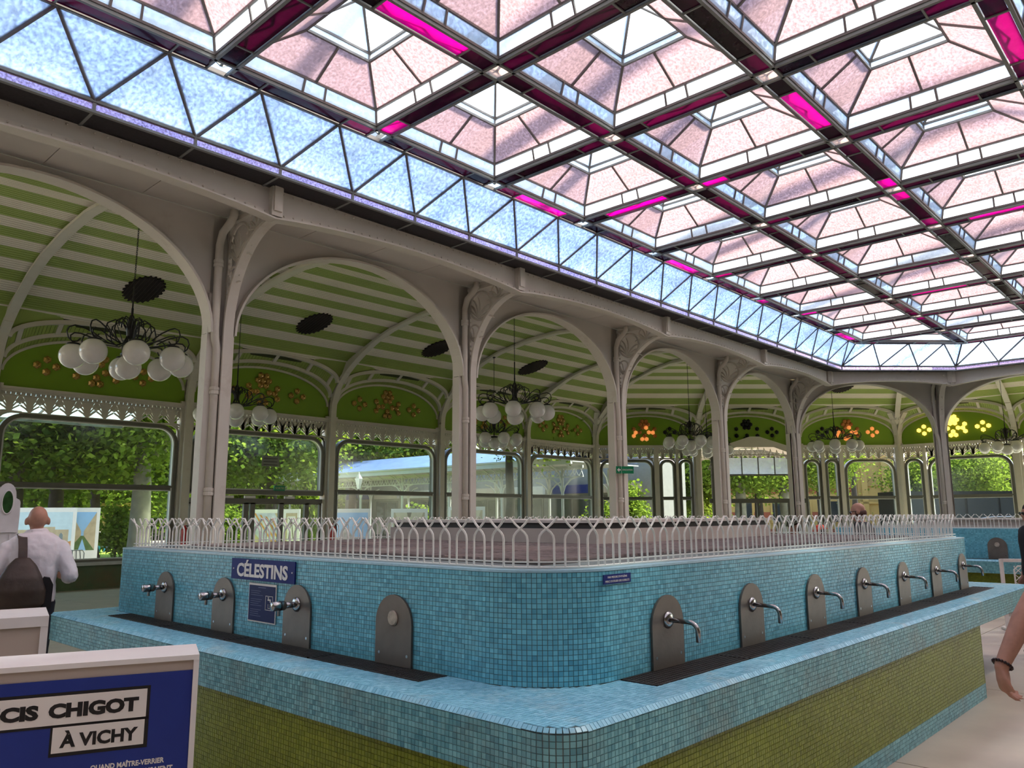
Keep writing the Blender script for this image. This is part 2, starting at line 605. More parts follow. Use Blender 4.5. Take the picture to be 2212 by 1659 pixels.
# round fan openings in the vault
VENT = mat('vent_dark', (0.018, 0.011, 0.010), 0.8, var=0.5, scale=14)
VENT_R = mat('vent_rim', (0.20, 0.22, 0.08), 0.6)
VENTS = [('A', 7.04 - C1.x), ('A', 11.6 - C1.x), ('A', 16.1 - C1.x), ('A', 20.6 - C1.x), ('B', 5.6)]
for q, (run, u) in enumerate(VENTS):
    d = 8.37
    slope = math.atan2(vault_z(d + .1) - vault_z(d - .1), 0.2)
    mw = frame(run) @ Matrix.Translation((u, d, vault_z(d) + 0.012)) @ Matrix.Rotation(slope, 4, 'X') @ Matrix.Diagonal((0.95, 1.42, 1.0, 1.0))
    b = MB()
    nn = 96
    ring = []
    for k in range(nn):
        a = 2 * PI * k / nn
        r = 0.43 + (0.022 if (k % 4) < 2 else -0.022)
        ring.append((r * math.cos(a), r * math.sin(a)))
    root = thing('vent_opening', ['dark scalloped round vent in the striped vault above the largest chandelier', 'dark scalloped vent in the striped vault, second from the left', 'dark scalloped vent in the striped vault, third from the left', 'dark scalloped vent in the striped vault, fourth from the left', 'dark scalloped vent in the corner vault, rightmost of all vents'][q], 'vent', group='round vents in the vault', mw=mw)
    b.prism(ring, lambda x, y, t: (x, y, t), -0.012, 0.012)
    ob('dark_disc', b.mesh('dark_disc', VENT), root)
    g = MB()
    for k in range(9):
        x = -0.36 + k * 0.09
        h = math.sqrt(0.41 ** 2 - x * x) * 0.97
        g.bar((x, -h, -0.018), (x, h, -0.018), 0.008, 0.006)
    ob('mesh_guard', g.mesh('mesh_guard', mat('guard_wire', (0.06, 0.04, 0.035), 0.6)), root)

# ================================================================ arcade: arches, girder, soffit
ARCH_A, ARCH_B, ARCH_Z = 2.09, 1.50, 4.06
SOFF = 5.70


def arch_mesh(half):
    b = MB()
    a = half - 0.165
    pts = arcpts(0, ARCH_Z, a, ARCH_B, PI, 0, 40)
    pts = [(p[0], p[1]) for p in pts]
    top = [(p[0] if 0 < i < 40 else (-half if i == 0 else half), SOFF) for i, p in enumerate(pts)]
    inn = pts[:]
    b.ribbon(inn, top, lambda u, z, t: (u, t, z), -0.04, 0.04)
    for sx in (-1, 1):
        b.box(min(sx * a, sx * half), max(sx * a, sx * half), -0.04, 0.04, ARCH_Z, SOFF)
    fl = MB()
    pp = [(-a, 2.0)] * 0 + [(p[0], -0.05, p[1]) for p in pts]
    fl.sweep(pp, 0.24, 0.03, (0, 1, 0))
    return b.mesh('spandrel', CREAM2), fl.mesh('arch_flange', CREAM)


_sp, _fl = arch_mesh(BAY / 2)


def poly(dA, dB, dC):
    y = 9.8 + dA
    k = C1.x + C1.y + math.sqrt(2) * dB
    x = C2.x + dC
    return Vector((k - y, y, 0)), Vector((x, k - x, 0))


G1, G2 = poly(-1.28, -1.10, -0.90)
K1, K2 = poly(-0.04, -0.04, -0.04)

bays = [('A', -BAY * (k + 0.5)) for k in range(6)][::-1] + [('B', BAY / 2)] + [('C', BAY * (k + 0.5)) for k in range(2)]
for q, (run, u) in enumerate(bays):
    root = thing('arcade_arch', 'cream arched spandrel panel between columns, %s arch from the left' % ORD[q], 'arch', kind='structure', mw=frame(run) @ Matrix.Translation((u, 0, 0)))
    ob('spandrel', _sp, root)
    ob('arch_flange', _fl, root)

# riveted girder, per run, arched a little in each bay
RIV = MB().lathe([(0.014, 0), (0.012, 0.008), (0.004, 0.012)], 6, axis='y')


def girder(p0, p1, cuts, name, label):
    """p0->p1 plan line; cuts = distances along it where brackets meet"""
    t = (p1 - p0).normalized()
    ang = math.atan2(t.y, t.x)
    root = thing(name, label, 'girder', kind='structure', mw=Matrix.Translation(p0) @ Matrix.Rotation(ang, 4, 'Z'))
    L = (p1 - p0).length
    web, flg, riv = MB(), MB(), MB()
    for a, b in zip(cuts[:-1], cuts[1:]):
        n = 16
        lo = []
        for i in range(n + 1):
            s = i / n
            lo.append((a + (b - a) * s, 5.335 + 0.14 * math.sin(PI * s) ** 0.8))
        up = [(x, 5.77) for x, z in lo]
        web.ribbon(lo, up, lambda x, z, y: (x, y, z), -0.01, 0.01)
        flg.sweep([(x, 0, z) for x, z in lo], 0.17, 0.022, (0, 1, 0))
        flg.sweep([(x, -0.018, z + 0.045) for x, z in lo], 0.03, 0.06, (0, 1, 0))
        m = max(4, int((b - a) / 0.13))
        for i in range(1, m):
            s = i / m
            x = a + (b - a) * s
            zl = 5.335 + 0.14 * math.sin(PI * s) ** 0.8
            for zz in (zl + 0.05, 5.70):
                v = [(x + p[0], -0.033 - p[1] if zz < 5.65 else -0.012 - p[1], zz + p[2]) for p in RIV.v]
                riv.add(v, [f[::-1] for f in RIV.f])
    flg.box(0, L, -0.05, 0.03, 5.735, 5.775)
    ob('web_plate', web.mesh('web_plate', CREAM2), root)
    ob('flange', flg.mesh('flange', CREAM), root)
    r = ob('rivet_rows', riv.mesh('rivet_rows', CREAM), root)
    r['kind'] = 'stuff'
    st = MB().box(-0.075, 0.075, -0.10, 0.06, 5.36, 5.77).box(-0.055, 0.055, -0.125, -0.09, 5.42, 5.77).mesh('stiffener', CREAM)
    for c in cuts:
        if 0.02 < c < L - 0.02 or c in (cuts[0], cuts[-1]):
            ob('stiffener', st, root, (c, 0, 0))
    return root


colX = [C1.x - BAY * k for k in range(7)][::-1]
P0 = Vector((colX[0], G1.y, 0))
girder(P0, G1, [x - P0.x for x in colX[:-1]] + [G1.x - P0.x], 'girder', 'cream riveted girder running above the left arcade')
girder(G1, G2, [0, (G2 - G1).length], 'girder', 'short cream riveted girder across the canted corner')
P3 = Vector((G2.x, -12, 0))
girder(G2, P3, [0] + [G2.y - (C2.y - BAY * k) for k in (1, 2, 3)] + [G2.y + 12], 'girder', 'cream riveted girder above the far end arcade')

# soffit panels between girder and arcade
SEAM = mat('seam_dark', (0.2, 0.16, 0.12), 0.8)
sof = thing('soffit', 'flat cream soffit panels between girder and arcade', 'soffit', kind='structure')
def soff(q):
    bk = MB().add([(p[0], p[1], SOFF + 0.012) for p in q] + [(p[0], p[1], SOFF + 0.05) for p in q], [(3, 2, 1, 0), (4, 5, 6, 7), (0, 1, 5, 4), (1, 2, 6, 5), (2, 3, 7, 6), (3, 0, 4, 7)])
    ob('backing_board', bk.mesh('backing_board', SEAM), sof)
    c = sum((Vector((p[0], p[1], 0)) for p in q), Vector()) / 4
    v = []
    for p in q:
        w = Vector((p[0], p[1], 0))
        w = w + (c - w).normalized() * 0.007
        v.append((w.x, w.y, SOFF))
    v = v + [(p[0], p[1], SOFF + 0.012) for p in v]
    ob('panel', MB().add(v, [(3, 2, 1, 0), (4, 5, 6, 7), (0, 1, 5, 4), (1, 2, 6, 5), (2, 3, 7, 6), (3, 0, 4, 7)]).mesh('panel', CREAM2), sof)
_xs = [colX[0] + BAY * k / 4 for k in range(25)]
for a, b in zip(_xs[:-1], _xs[1:]):
    b2 = b if b < C1.x - 0.01 else C1.x
    soff([(a, G1.y), (min(b, G1.x), G1.y), (b2, K1.y), (a, K1.y)])
soff([(G1.x, G1.y), (G1.x + 0.01, G1.y), (K1.x, K1.y), (colX[-1], K1.y)])
for k in range(4):
    s0, s1 = k / 4, (k + 1) / 4
    a, b = G1.lerp(G2, s0), G1.lerp(G2, s1)
    c, d = K1.lerp(K2, s1), K1.lerp(K2, s0)
    soff([(a.x, a.y), (b.x, b.y), (c.x, c.y), (d.x, d.y)])
for k in range(14):
    y0, y1 = C2.y - BAY * k / 4, C2.y - BAY * (k + 1) / 4
    g0 = G2.y if k == 0 else y0
    soff([(G2.x, g0), (G2.x, y1), (K2.x, y1), (K2.x, y0 if k else K2.y)])

# ================================================================ columns
def ornament(b, cx, cz, r, n, a0, a1, y=0.0, w=0.02):
    """palmette of curved leaves in the local y-z plane: centre (cx, cz)"""
    for k in range(n):
        a = a0 + (a1 - a0) * k / max(1, n - 1)
        pts = []
        for i in range(6):
            s = i / 5
            aa = a + 0.35 * (s ** 2) * (1 if k > (n - 1) / 2 else -1)
            pts.append((y, cx + r * s * math.cos(aa), cz + r * s * math.sin(aa)))
        b.tube(pts, [w * 0.35, w * 0.7, w, w, w * 0.8, w * 0.35], 5)


def column_meshes():
    P = {}
    b = MB()
    # two channels flanking a web, in plan: local x along arcade, y outwards
    for sx in (-1, 1):
        b.box(sx * 0.165 - 0.022, sx * 0.165 + 0.022, -0.085, 0.085, 0, 4.05)
        b.box(min(sx * 0.10, sx * 0.185), max(sx * 0.10, sx * 0.185), -0.085, -0.060, 0, 4.6)
        b.box(min(sx * 0.10, sx * 0.185), max(sx * 0.10, sx * 0.185), 0.060, 0.085, 0, 4.6)
    b.box(-0.11, 0.11, -0.03, 0.03, 0, SOFF)
    P['post'] = b.mesh('post', CREAM)
    # front flange: straight then sweeping out to the girder
    b = MB()
    pts = [(0.055, -0.17, 0.0), (0.055, -0.17, 4.1)]
    for i in range(1, 17):
        a = PI / 2 * i / 16
        pts.append((0.055, -0.17 - 1.08 * (1 - math.cos(a)), 4.1 + 1.28 * math.sin(a)))
    pts.append((0.055, -1.29, 5.385))
    b.sweep(pts, 0.135, 0.035, (1, 0, 0))
    b.box(0.04, 0.07, -0.17, -0.03, 0, 4.4)
    P['bracket_flange'] = b.mesh('bracket_flange', CREAM)
    b = MB()
    b.bar((0.055, -0.05, 5.63), (0.055, -1.22, 5.63), 0.05, 0.06)
    b.bar((0.055, -0.09, 4.05), (0.055, -0.09, 5.66), 0.05, 0.05)
    # rings and palmettes filling the bracket
    def ring(cy, cz, r, w):
        b.tube([(0.055, cy + r * math.cos(2 * PI * k / 22), cz + r * math.sin(2 * PI * k / 22)) for k in range(22)], w, 5, closed=True)
    ring(-0.36, 5.30, 0.25, 0.022)
    ornament(b, -0.30, 5.08, 0.40, 7, math.radians(48), math.radians(168), 0.055)
    ring(-0.21, 4.86, 0.115, 0.017)
    ornament(b, -0.18, 4.68, 0.27, 5, math.radians(55), math.radians(150), 0.055, 0.015)
    ornament(b, -0.78, 5.36, 0.26, 5, math.radians(20), math.radians(160), 0.055, 0.016)
    ring(-0.73, 5.50, 0.10, 0.014)
    for k in range(14):
        b.sphere((0.055, -0.115, 4.1 + k * 0.085), 0.022, 6, 4)
    P['bracket_ornament'] = b.mesh('bracket_ornament', CREAM)
    b = MB()
    pts = [(-0.06, -0.115, 0), (-0.06, -0.115, 3.85), (-0.10, -0.13, 3.98), (-0.115, -0.14, 4.1), (-0.115, -0.14, 5.25), (-0.105, -0.19, 5.42), (-0.07, -0.30, 5.53), (-0.05, -0.36, 5.62), (-0.05, -0.37, 5.72)]
    b.tube(pts, 0.052, 10)
    P['rain_pipe'] = b.mesh('rain_pipe', CREAM, True)
    b = MB()
    for px, py, z in ((-0.06, -0.115, 2.0), (-0.06, -0.115, 3.3), (-0.115, -0.14, 5.0)):
        b.lathe([(0.052, z - 0.05), (0.066, z - 0.045), (0.066, z - 0.012), (0.058, z), (0.066, z + 0.012), (0.066, z + 0.045), (0.052, z + 0.05)], 12, (px, py, 0))
    P['pipe_collar'] = b.mesh('pipe_collar', CREAM)
    b = MB().box(-0.24, 0.24, -0.24, 0.16, 0, 0.22)
    P['base_block'] = b.mesh('base_block', CREAM)
    return P


CP = column_meshes()
cols = [(Vector((x, 9.8, 0)), 0.0) for x in colX[:-1]] + [(C1.copy(), -PI / 8), (C2.copy(), -3 * PI / 8), (C2 + Vector((0, -BAY, 0)), -PI / 2)]
col_lab = ['cream iron column outside the frame, furthest left of the arcade', 'cream iron column of the left arcade behind the camera side edge', 'cream iron column nearest the camera, rising behind the left end of the fountain',
           'cream iron column, second from the left, beside the pair of smaller chandeliers', 'cream iron column, third from the left, carrying the green evacuation sign',
           'cream iron column, fourth from the left, in front of the glazed porch', 'cream iron column at the start of the canted corner',
           'cream iron column at the right end of the canted corner, right of the sunglasses man', 'cream iron column beyond the right picture edge']
for (p, a), lab in zip(cols, col_lab):
    root = thing('iron_column', lab, 'column', p, a, 'columns of the arcade')
    for k, me in CP.items():
        ob(k, me, root)
# ================================================================ glazed roof
PX = [5.60 + 2.08 * k for k in range(-5, 10)]          # ... 24.32
PY = [7.48 - 2.08 * k for k in range(0, 7)]
RZ = 6.40
HB = 0.12


def quad(b, p):
    return b.add(p, [tuple(range(len(p)))])


def solid(pts, t=0.006):
    """thin pane with real thickness from a planar polygon"""
    v = [Vector(p) for p in pts]
    n = (v[1] - v[0]).cross(v[2] - v[0]).normalized() * t
    m = len(v)
    b = MB()
    b.add(v + [p + n for p in v], [tuple(range(m))[::-1], tuple(range(m, 2 * m))] + [(i, (i + 1) % m, m + (i + 1) % m, m + i) for i in range(m)])
    return b


def rot4(k, p):
    for _ in range(k):
        p = (-p[1], p[0], p[2])
    return p


A0, A1, A2 = 1.04 - 0.135, 1.04 - 0.18, 1.04 - 0.62
Z0, Z1, Z2, Z3, Z4 = 0.03, 0.20, 0.46, 0.56, 0.86
cell_panes = {'curb_pane': [], 'pink_pane': [], 'lantern_pane': [], 'lantern_cap_pane': []}
for k in range(4):
    fr = [(-1, -0.16), (-0.16, 0.16), (0.16, 1)]
    for a, b in fr:
        q = [(a * A0, -A0, Z0), (b * A0, -A0, Z0), (b * A1, -A1, Z1), (a * A1, -A1, Z1)]
        cell_panes['curb_pane'].append(solid([rot4(k, p) for p in q]).mesh('curb_pane', PANE_CLEAR))
    for a, b in ((-1, 0), (0, 1)):
        q = [(a * A1, -A1, Z1), (b * A1, -A1, Z1), (b * A2, -A2, Z2), (a * A2, -A2, Z2)]
        cell_panes['pink_pane'].append(solid([rot4(k, p) for p in q]).mesh('pink_pane', PANE_PINK))
    q = [(-A2, -A2, Z2), (A2, -A2, Z2), (A2, -A2, Z3), (-A2, -A2, Z3)]
    cell_panes['lantern_pane'].append(solid([rot4(k, p) for p in q]).mesh('lantern_pane', PANE_CLEAR))
    q = [(-A2, -A2, Z3), (A2, -A2, Z3), (0, 0, Z4)]
    cell_panes['lantern_cap_pane'].append(solid([rot4(k, p) for p in q]).mesh('lantern_cap_pane', PANE_CLEAR))
fb = MB()
for k in range(4):
    R4 = lambda p: rot4(k, p)
    c = [(-A0, -A0, Z0), (-A1, -A1, Z1), (-A2, -A2, Z2), (-A2, -A2, Z3), (0, 0, Z4)]
    for i, (p, q) in enumerate(zip(c[:-1], c[1:])):
        fb.bar(R4(p), R4(q), 0.028, 0.035)
    for a, z in ((A0, Z0), (A1, Z1), (A2, Z2), (A2, Z3)):
        fb.bar(R4((-a, -a, z)), R4((a, -a, z)), 0.026, 0.03)
    fb.bar(R4((0, -A1, Z1)), R4((0, -A2, Z2)), 0.024, 0.03)
    for s in (-0.16, 0.16):
        fb.bar(R4((s * A0, -A0, Z0)), R4((s * A1, -A1, Z1)), 0.022, 0.03)
cell_frame = fb.mesh('glazing_bars', BAR_D)
whole = {}
for nm, l in cell_panes.items():
    b = MB()
    for me in l:
        b.add([v.co for v in me.vertices], [tuple(p.vertices) for p in me.polygons])
    whole[nm] = b.mesh(nm, l[0].materials[0])

# visible cells get every pane as a piece; those out of the picture one mesh per kind
ROWN = ['the row nearest the arcade', 'the second row from the arcade', 'the third row from the arcade', 'the fourth row from the arcade', 'the fifth row', 'the sixth row']
nwin = 0
for j in range(6):
    for i in range(len(PX) - 1):
        cx, cy_ = PX[i] + 1.04, PY[j] - 1.04
        if j == 0 and i == len(PX) - 2:
            continue
        # in view?
        d = Vector((cx, cy_, RZ - EYE))
        z = d.dot(_fw)
        px = 1106 + F_PX * d.dot(_rt) / z if z > 0.5 else -9e9
        py = 829.5 - F_PX * d.dot(_up) / z if z > 0.5 else -9e9
        vis = -500 < px < 2600 and -420 < py < 1659
        lab = 'pink glass pyramid rooflight, %s from the near end in %s' % (ORD[i], ROWN[j])
        root = thing('window_%d' % (nwin + 1), lab, 'rooflight', (cx, cy_, RZ), group='pyramid rooflights', kind='structure')
        nwin += 1
        ob('glazing_bars', cell_frame, root)
        for nm, l in cell_panes.items():
            if vis:
                for me in l:
                    ob(nm, me, root)
            else:
                ob(nm, whole[nm], root)

# corner cell cut by the canted edge
xa, ya = PX[-2], PY[0]
root = thing('window_%d' % (nwin + 1), 'triangular pink rooflight filling the canted corner of the glass roof', 'rooflight', (xa, ya - 2.08, RZ), kind='structure')
t0 = [(0.14, 0.14, 0.03), (1.76, 0.14, 0.03), (0.14, 1.76, 0.03)]
t1 = [(0.20, 0.20, 0.20), (1.62, 0.20, 0.20), (0.20, 1.62, 0.20)]
t2 = [(0.55, 0.55, 0.46), (0.78, 0.55, 0.46), (0.55, 0.78, 0.46)]
fb = MB()
for k in range(3):
    m = (k + 1) % 3
    ob('curb_pane', solid([t0[k], t0[m], t1[m], t1[k]]).mesh('curb_pane', PANE_CLEAR), root)
    ob('pink_pane', solid([t1[k], t1[m], t2[m], t2[k]]).mesh('pink_pane', PANE_PINK), root)
    for a, b in ((t0[k], t0[m]), (t1[k], t1[m]), (t2[k], t2[m]), (t0[k], t1[k]), (t1[k], t2[k])):
        fb.bar(a, b, 0.026, 0.03)
ob('lantern_cap_pane', solid(t2).mesh('lantern_cap_pane', PANE_CLEAR), root)
ob('glazing_bars', fb.mesh('glazing_bars', BAR_D), root)

# purple glazed beams
def panel_mesh(l, w):
    return MB().box(0, l, -w / 2, w / 2, 0, 0.008).mesh('purple_pane', PANE_PURPLE)


_pS, _pL = panel_mesh(0.38, 0.19), panel_mesh(1.06, 0.19)
_pN = MB().box(-0.085, 0.085, -0.085, 0.085, 0, 0.008).mesh('node_pane', pane_mat('node_glass', (1.0, 0.84, 0.76), 0.6))


def beams(lines, name, label, nodes=False):
    root = thing(name, label, 'beam', kind='structure')
    bars, rest = MB(), MB()
    for a, b, near in lines:
        a, b = Vector(a), Vector(b)
        t = (b - a).normalized()
        L = (b - a).length
        ang = math.atan2(t.y, t.x)
        sd = Vector((-t.y, t.x, 0))
        n = max(1, round(L / 2.08))
        for s in (-1, 1):
            bars.bar(a + sd * (s * HB) + Vector((0, 0, RZ)), b + sd * (s * HB) + Vector((0, 0, RZ)), 0.034, 0.045)
        bars.bar(a + Vector((0, 0, RZ + 0.17)), b + Vector((0, 0, RZ + 0.17)), 0.024, 0.03)
        for k in range(n):
            o = a + t * (L * k / n)
            st = L / n
            for off, me, ln in ((0.11, _pS, 0.38), (0.51, _pL, 1.06), (1.59, _pS, 0.38)):
                p = o + t * off
                if near(p):
                    ob('purple_pane', me, root, (p.x, p.y, RZ), ang)
                else:
                    mw = Matrix.Translation((p.x, p.y, RZ)) @ Matrix.Rotation(ang, 4, 'Z')
                    rest.add([mw @ v.co for v in me.vertices], [tuple(q.vertices) for q in me.polygons])
            for off in (0.11, 0.50, 1.58, 1.97):
                p = o + t * off
                bars.bar(p - sd * HB + Vector((0, 0, RZ)), p + sd * HB + Vector((0, 0, RZ)), 0.02, 0.03)
            # zigzag lattice of the truss standing on the beam
            m = 8
            for q in range(m):
                p, p2 = o + t * (st * q / m), o + t * (st * (q + 1) / m)
                z0, z1 = (0.02, 0.17) if q % 2 == 0 else (0.17, 0.02)
                bars.bar((p.x, p.y, RZ + z0), (p2.x, p2.y, RZ + z1), 0.012, 0.03)
    ob('beam_bars', bars.mesh('beam_bars', BAR), root)
    if rest.v:
        r = ob('purple_pane_field', rest.mesh('purple_pane_field', PANE_PURPLE), root)
        r['kind'] = 'stuff'
    if nodes:
        for x in PX[1:]:
            for y in PY[1:5]:
                if x > 1 and x < 24:
                    ob('node_pane', _pN, root, (x, y, RZ - 0.002))
    return root


nearf = lambda p: p.x > 1.0 and p.y > 0.4
beams([((PX[0], y, 0), (PX[-1] if k else PX[-2], y, 0), nearf) for k, y in enumerate(PY)], 'glazed_beam_run', 'purple glass beams of the roof running along the hall', True)
beams([((x, PY[0] if k < len(PX) - 1 else PY[1], 0), (x, PY[-1], 0), nearf) for k, x in enumerate(PX)], 'glazed_beam_run', 'purple glass beams of the roof running across the hall')
beams([((PX[-2], PY[0], 0), (PX[-1], PY[1], 0), nearf)], 'glazed_beam_run', 'purple glass beam along the canted corner of the roof')

# tilted band of triangular white panes, lilac strip and dark grille below it
def band(b0, b1, t0, t1, g0, g1, n, label, strip_label, grille_label):
    """b: bottom line at z 5.84, t: top line at z 6.40, g: girder line; n triangles at the bottom"""
    b0, b1, t0, t1, g0, g1 = [Vector(p) for p in (b0, b1, t0, t1, g0, g1)]
    ZB, ZT = 5.845, 6.405
    root = thing('glass_band', label, 'glazing', kind='structure')
    bars = MB()
    B = [b0.lerp(b1, k / n) + Vector((0, 0, ZB)) for k in range(n + 1)]
    Tm = [t0.lerp(t1, (k + 0.5) / n) + Vector((0, 0, ZT)) for k in range(n)]
    e0, e1 = t0 + Vector((0, 0, ZT)), t1 + Vector((0, 0, ZT))
    for k in range(n):
        ob('triangle_pane', solid([B[k], B[k + 1], Tm[k]]).mesh('triangle_pane', PANE_BAND), root)
        if k < n - 1:
            ob('triangle_pane', solid([B[k + 1], Tm[k + 1], Tm[k]]).mesh('triangle_pane', PANE_BAND), root)
        bars.bar(B[k], Tm[k], 0.026, 0.04)
        bars.bar(B[k + 1], Tm[k], 0.026, 0.04)
    ob('triangle_pane', solid([B[0], Tm[0], e0]).mesh('triangle_pane', PANE_BAND), root)
    ob('triangle_pane', solid([B[n], e1, Tm[n - 1]]).mesh('triangle_pane', PANE_BAND), root)
    bars.bar(B[0], B[n], 0.035, 0.05)
    bars.bar(e0, e1, 0.035, 0.05)
    bars.bar(B[0], e0, 0.03, 0.04)
    bars.bar(B[n], e1, 0.03, 0.04)
    ob('glazing_bars', bars.mesh('glazing_bars', BAR_D), root)
    # outer rafters above the glass, seen through it as soft streaks
    st = thing('lilac_strip', strip_label, 'glazing', kind='structure')
    gr = thing('dark_grille', grille_label, 'grille', kind='structure')
    sb, gb = MB(), MB()
    for k in range(n):
        p, q = b0.lerp(b1, k / n), b0.lerp(b1, (k + 1) / n)
        ob('lilac_pane', solid([p + Vector((0, 0, 5.735)), q + Vector((0, 0, 5.735)), q + Vector((0, 0, 5.825)), p + Vector((0, 0, 5.825))]).mesh('lilac_pane', PANE_LILAC), st)
        sb.bar(p + Vector((0, 0, 5.72)), p + Vector((0, 0, 5.85)), 0.03, 0.03, up=(1, 0, 0))
        c, d = g0.lerp(g1, k / n), g0.lerp(g1, (k + 1) / n)
        pp = [x + Vector((0, 0, 5.745)) for x in (p, c, d, q)]
        ob('grille_plate', solid(pp, 0.01).mesh('grille_plate', DARKGRILLE), gr)
        gb.bar(p + Vector((0, 0, 5.735)), c + Vector((0, 0, 5.735)), 0.03, 0.02)
    sb.bar(b0 + Vector((0, 0, 5.725)), b1 + Vector((0, 0, 5.725)), 0.045, 0.028)
    sb.bar(b0 + Vector((0, 0, 5.838)), b1 + Vector((0, 0, 5.838)), 0.045, 0.028)
    ob('strip_bars', sb.mesh('strip_bars', BAR), st)
    ob('cross_bars', gb.mesh('cross_bars', BAR), gr)


B1, B2 = poly(-1.70, -1.42, -1.145)
Tc1, Tc2 = Vector((PX[-2], PY[0], 0)), Vector((PX[-1], PY[1], 0))
nA = 22
xs0 = PX[-2] - 1.04 * nA
o1 = Vector((0.03, HB, 0))
band((xs0, B1.y, 0), (B1.x, B1.y, 0), (xs0, PY[0] + HB, 0), (Tc1.x + 0.05, PY[0] + HB, 0), (xs0, G1.y, 0), G1, nA,
     'slanted band of white triangular panes along the left of the roof', 'narrow lilac glass strip under the slanted panes on the left', 'dark grille strip beside the girder of the left arcade')
od = Vector((HB * 0.7, HB * 0.7, 0))
band(B1, B2, (Tc1.x + 0.05, Tc1.y + HB, 0), (Tc2.x + HB, Tc2.y + 0.05, 0), G1, G2, 3,
     'slanted white panes across the canted corner of the roof', 'lilac glass strip across the canted corner', 'dark grille strip across the canted corner')
nC = 12
band(B2, (B2.x, PY[1] - 1.04 * nC, 0), (Tc2.x + HB, Tc2.y + 0.05, 0), (Tc2.x + HB, PY[1] - 1.04 * nC, 0), G2, (G2.x, PY[1] - 1.04 * nC, 0), nC,
     'slanted white panes along the far end of the roof', 'lilac glass strip along the far end', 'dark grille strip along the far end')

# outer steelwork above the glass: rafters across, purlins along (their shadows streak the panes)
STEELW = mat('outer_steel', (0.42, 0.46, 0.50), 0.6)
ow = thing('outer_rafters', 'grey steel rafters above the glass roof, seen through the panes', 'rafter', kind='structure')
for k, x in enumerate(np.arange(-2.6, 26.0, 1.52)):
    w = (0.10, 0.20, 0.12)[k % 3]
    b = MB().bar((x, -6.8, 8.55), (x, 1.3, 9.35), w, 0.20).bar((x, 1.3, 9.35), (x, 9.4, 7.05), w, 0.20)
    ob('rafter', b.mesh('rafter', STEELW), ow)
for y, z in ((7.1, 7.75), (4.6, 8.5), (2.2, 9.15), (-1.0, 9.2), (-4.0, 8.9)):
    ob('purlin', MB().bar((-3, y, z + 0.12), (26, y, z + 0.12), 0.14, 0.14).mesh('purlin', STEELW), ow)
ZINC = mat('zinc_bounce_cover', (0.62, 0.64, 0.66), 0.5, var=0.06)  # pale cover added over the vault so the lilac strip looks bright
for run in 'ABC':
    b = MB()
    prev = None
    for k in range(25):
        d = 0.02 + (HALL + 0.2) * k / 24
        z = max(vault_z(min(d, HALL - 0.01)), 6.46 if d > HALL / 2 else 0)
        u0, u1 = ends(run, d)
        ring = [(u0, d, z + 0.24), (u1, d, z + 0.24)]
        if prev:
            b.add(prev + ring, [(0, 1, 3, 2)])
        prev = ring
    tag(ob('roof', b.mesh('roof', ZINC), mw=frame(run)), {'A': 'pale zinc cover added over the left gallery to brighten the lilac strip', 'B': 'pale zinc cover added over the canted corner to brighten the lilac strip', 'C': 'pale zinc cover added over the far end to brighten the lilac strip'}[run], 'roof', kind='structure')

# the rest of the hall, out of the picture: plain ceiling and walls
PLAIN = mat('plain_plaster', (0.55, 0.50, 0.40), 0.8)
for nm, bx, lab in (('ceiling', (-9, 37, -15, PY[-1] - 0.1, 6.35, 6.5), 'plain plaster ceiling on the side away from the arcade'),
                    ('ceiling', (-9, PX[0] - 0.1, PY[-1] - 0.1, 9.9, 6.35, 6.5), 'plain plaster ceiling behind the viewer'),
                    ('wall_right', (-9, 37, -15.2, -15, 0, 6.5), 'plain plaster wall on the side away from the arcade'),
                    ('wall_back', (-9.2, -9, -15, 20.7, 0, 7.5), 'plain plaster wall behind the viewer'),
                    ('ceiling', (G2.x, 37, -15, -8, 6.2, 6.35), 'plain ceiling at the far right of the hall')):
    tag(ob(nm, MB().box(*bx).mesh(nm, PLAIN)), lab, nm.split('_')[0], kind='structure')
# ================================================================ outer wall: pilasters, friezes, tympana, lunettes, glass hexagons
ZS, ZW, ZF, ZC = 0.62, 4.05, 4.55, 4.66     # sill, window head, frieze top, cornice top
WALLS = {}
for run, nm, lab in (('A', 'wall_left', 'long glazed outer wall with green arched panels on the left'), ('B', 'wall_corner', 'glazed outer wall with green arched panels across the canted corner'), ('C', 'wall_far', 'glazed outer wall with green arched panels at the far right end')):
    WALLS[run] = thing(nm, lab, 'wall', kind='structure', mw=frame(run) @ Matrix.Translation((0, HALL, 0)))

# local wall coordinates: x along, y outwards (0 = inner face), z up
PIL = {'A': [HALL * T22 - BAY * k for k in ()] + [HALL * T22, 0] + [-BAY * k for k in range(1, 7)], 'B': [-HALL * T22 + 4.457 * k for k in range(4)], 'C': [-HALL * T22, 0, BAY, 2 * BAY, 3 * BAY]}
b = MB()
b.box(-0.17, 0.17, -0.06, 0.20, 0, 4.7)
b.box(-0.095, 0.095, -0.16, -0.05, 0, 4.9)
b.sweep([(0, -0.11, 4.85), (0, -0.13, 5.1), (0, -0.20, 5.3), (0, -0.34, 5.6), (0, -0.50, 5.80), (0, -0.8, 6.03)], 0.19, 0.10, (1, 0, 0))
b.box(-0.20, 0.20, -0.09, 0.20, 4.64, 4.72)
b.box(-0.20, 0.20, -0.20, 0.20, 0, 0.30)
_pil = b.mesh('pilaster', CREAM)
for run, us in PIL.items():
    for u in us:
        ob('pilaster', _pil, WALLS[run], (u, 0, 0))


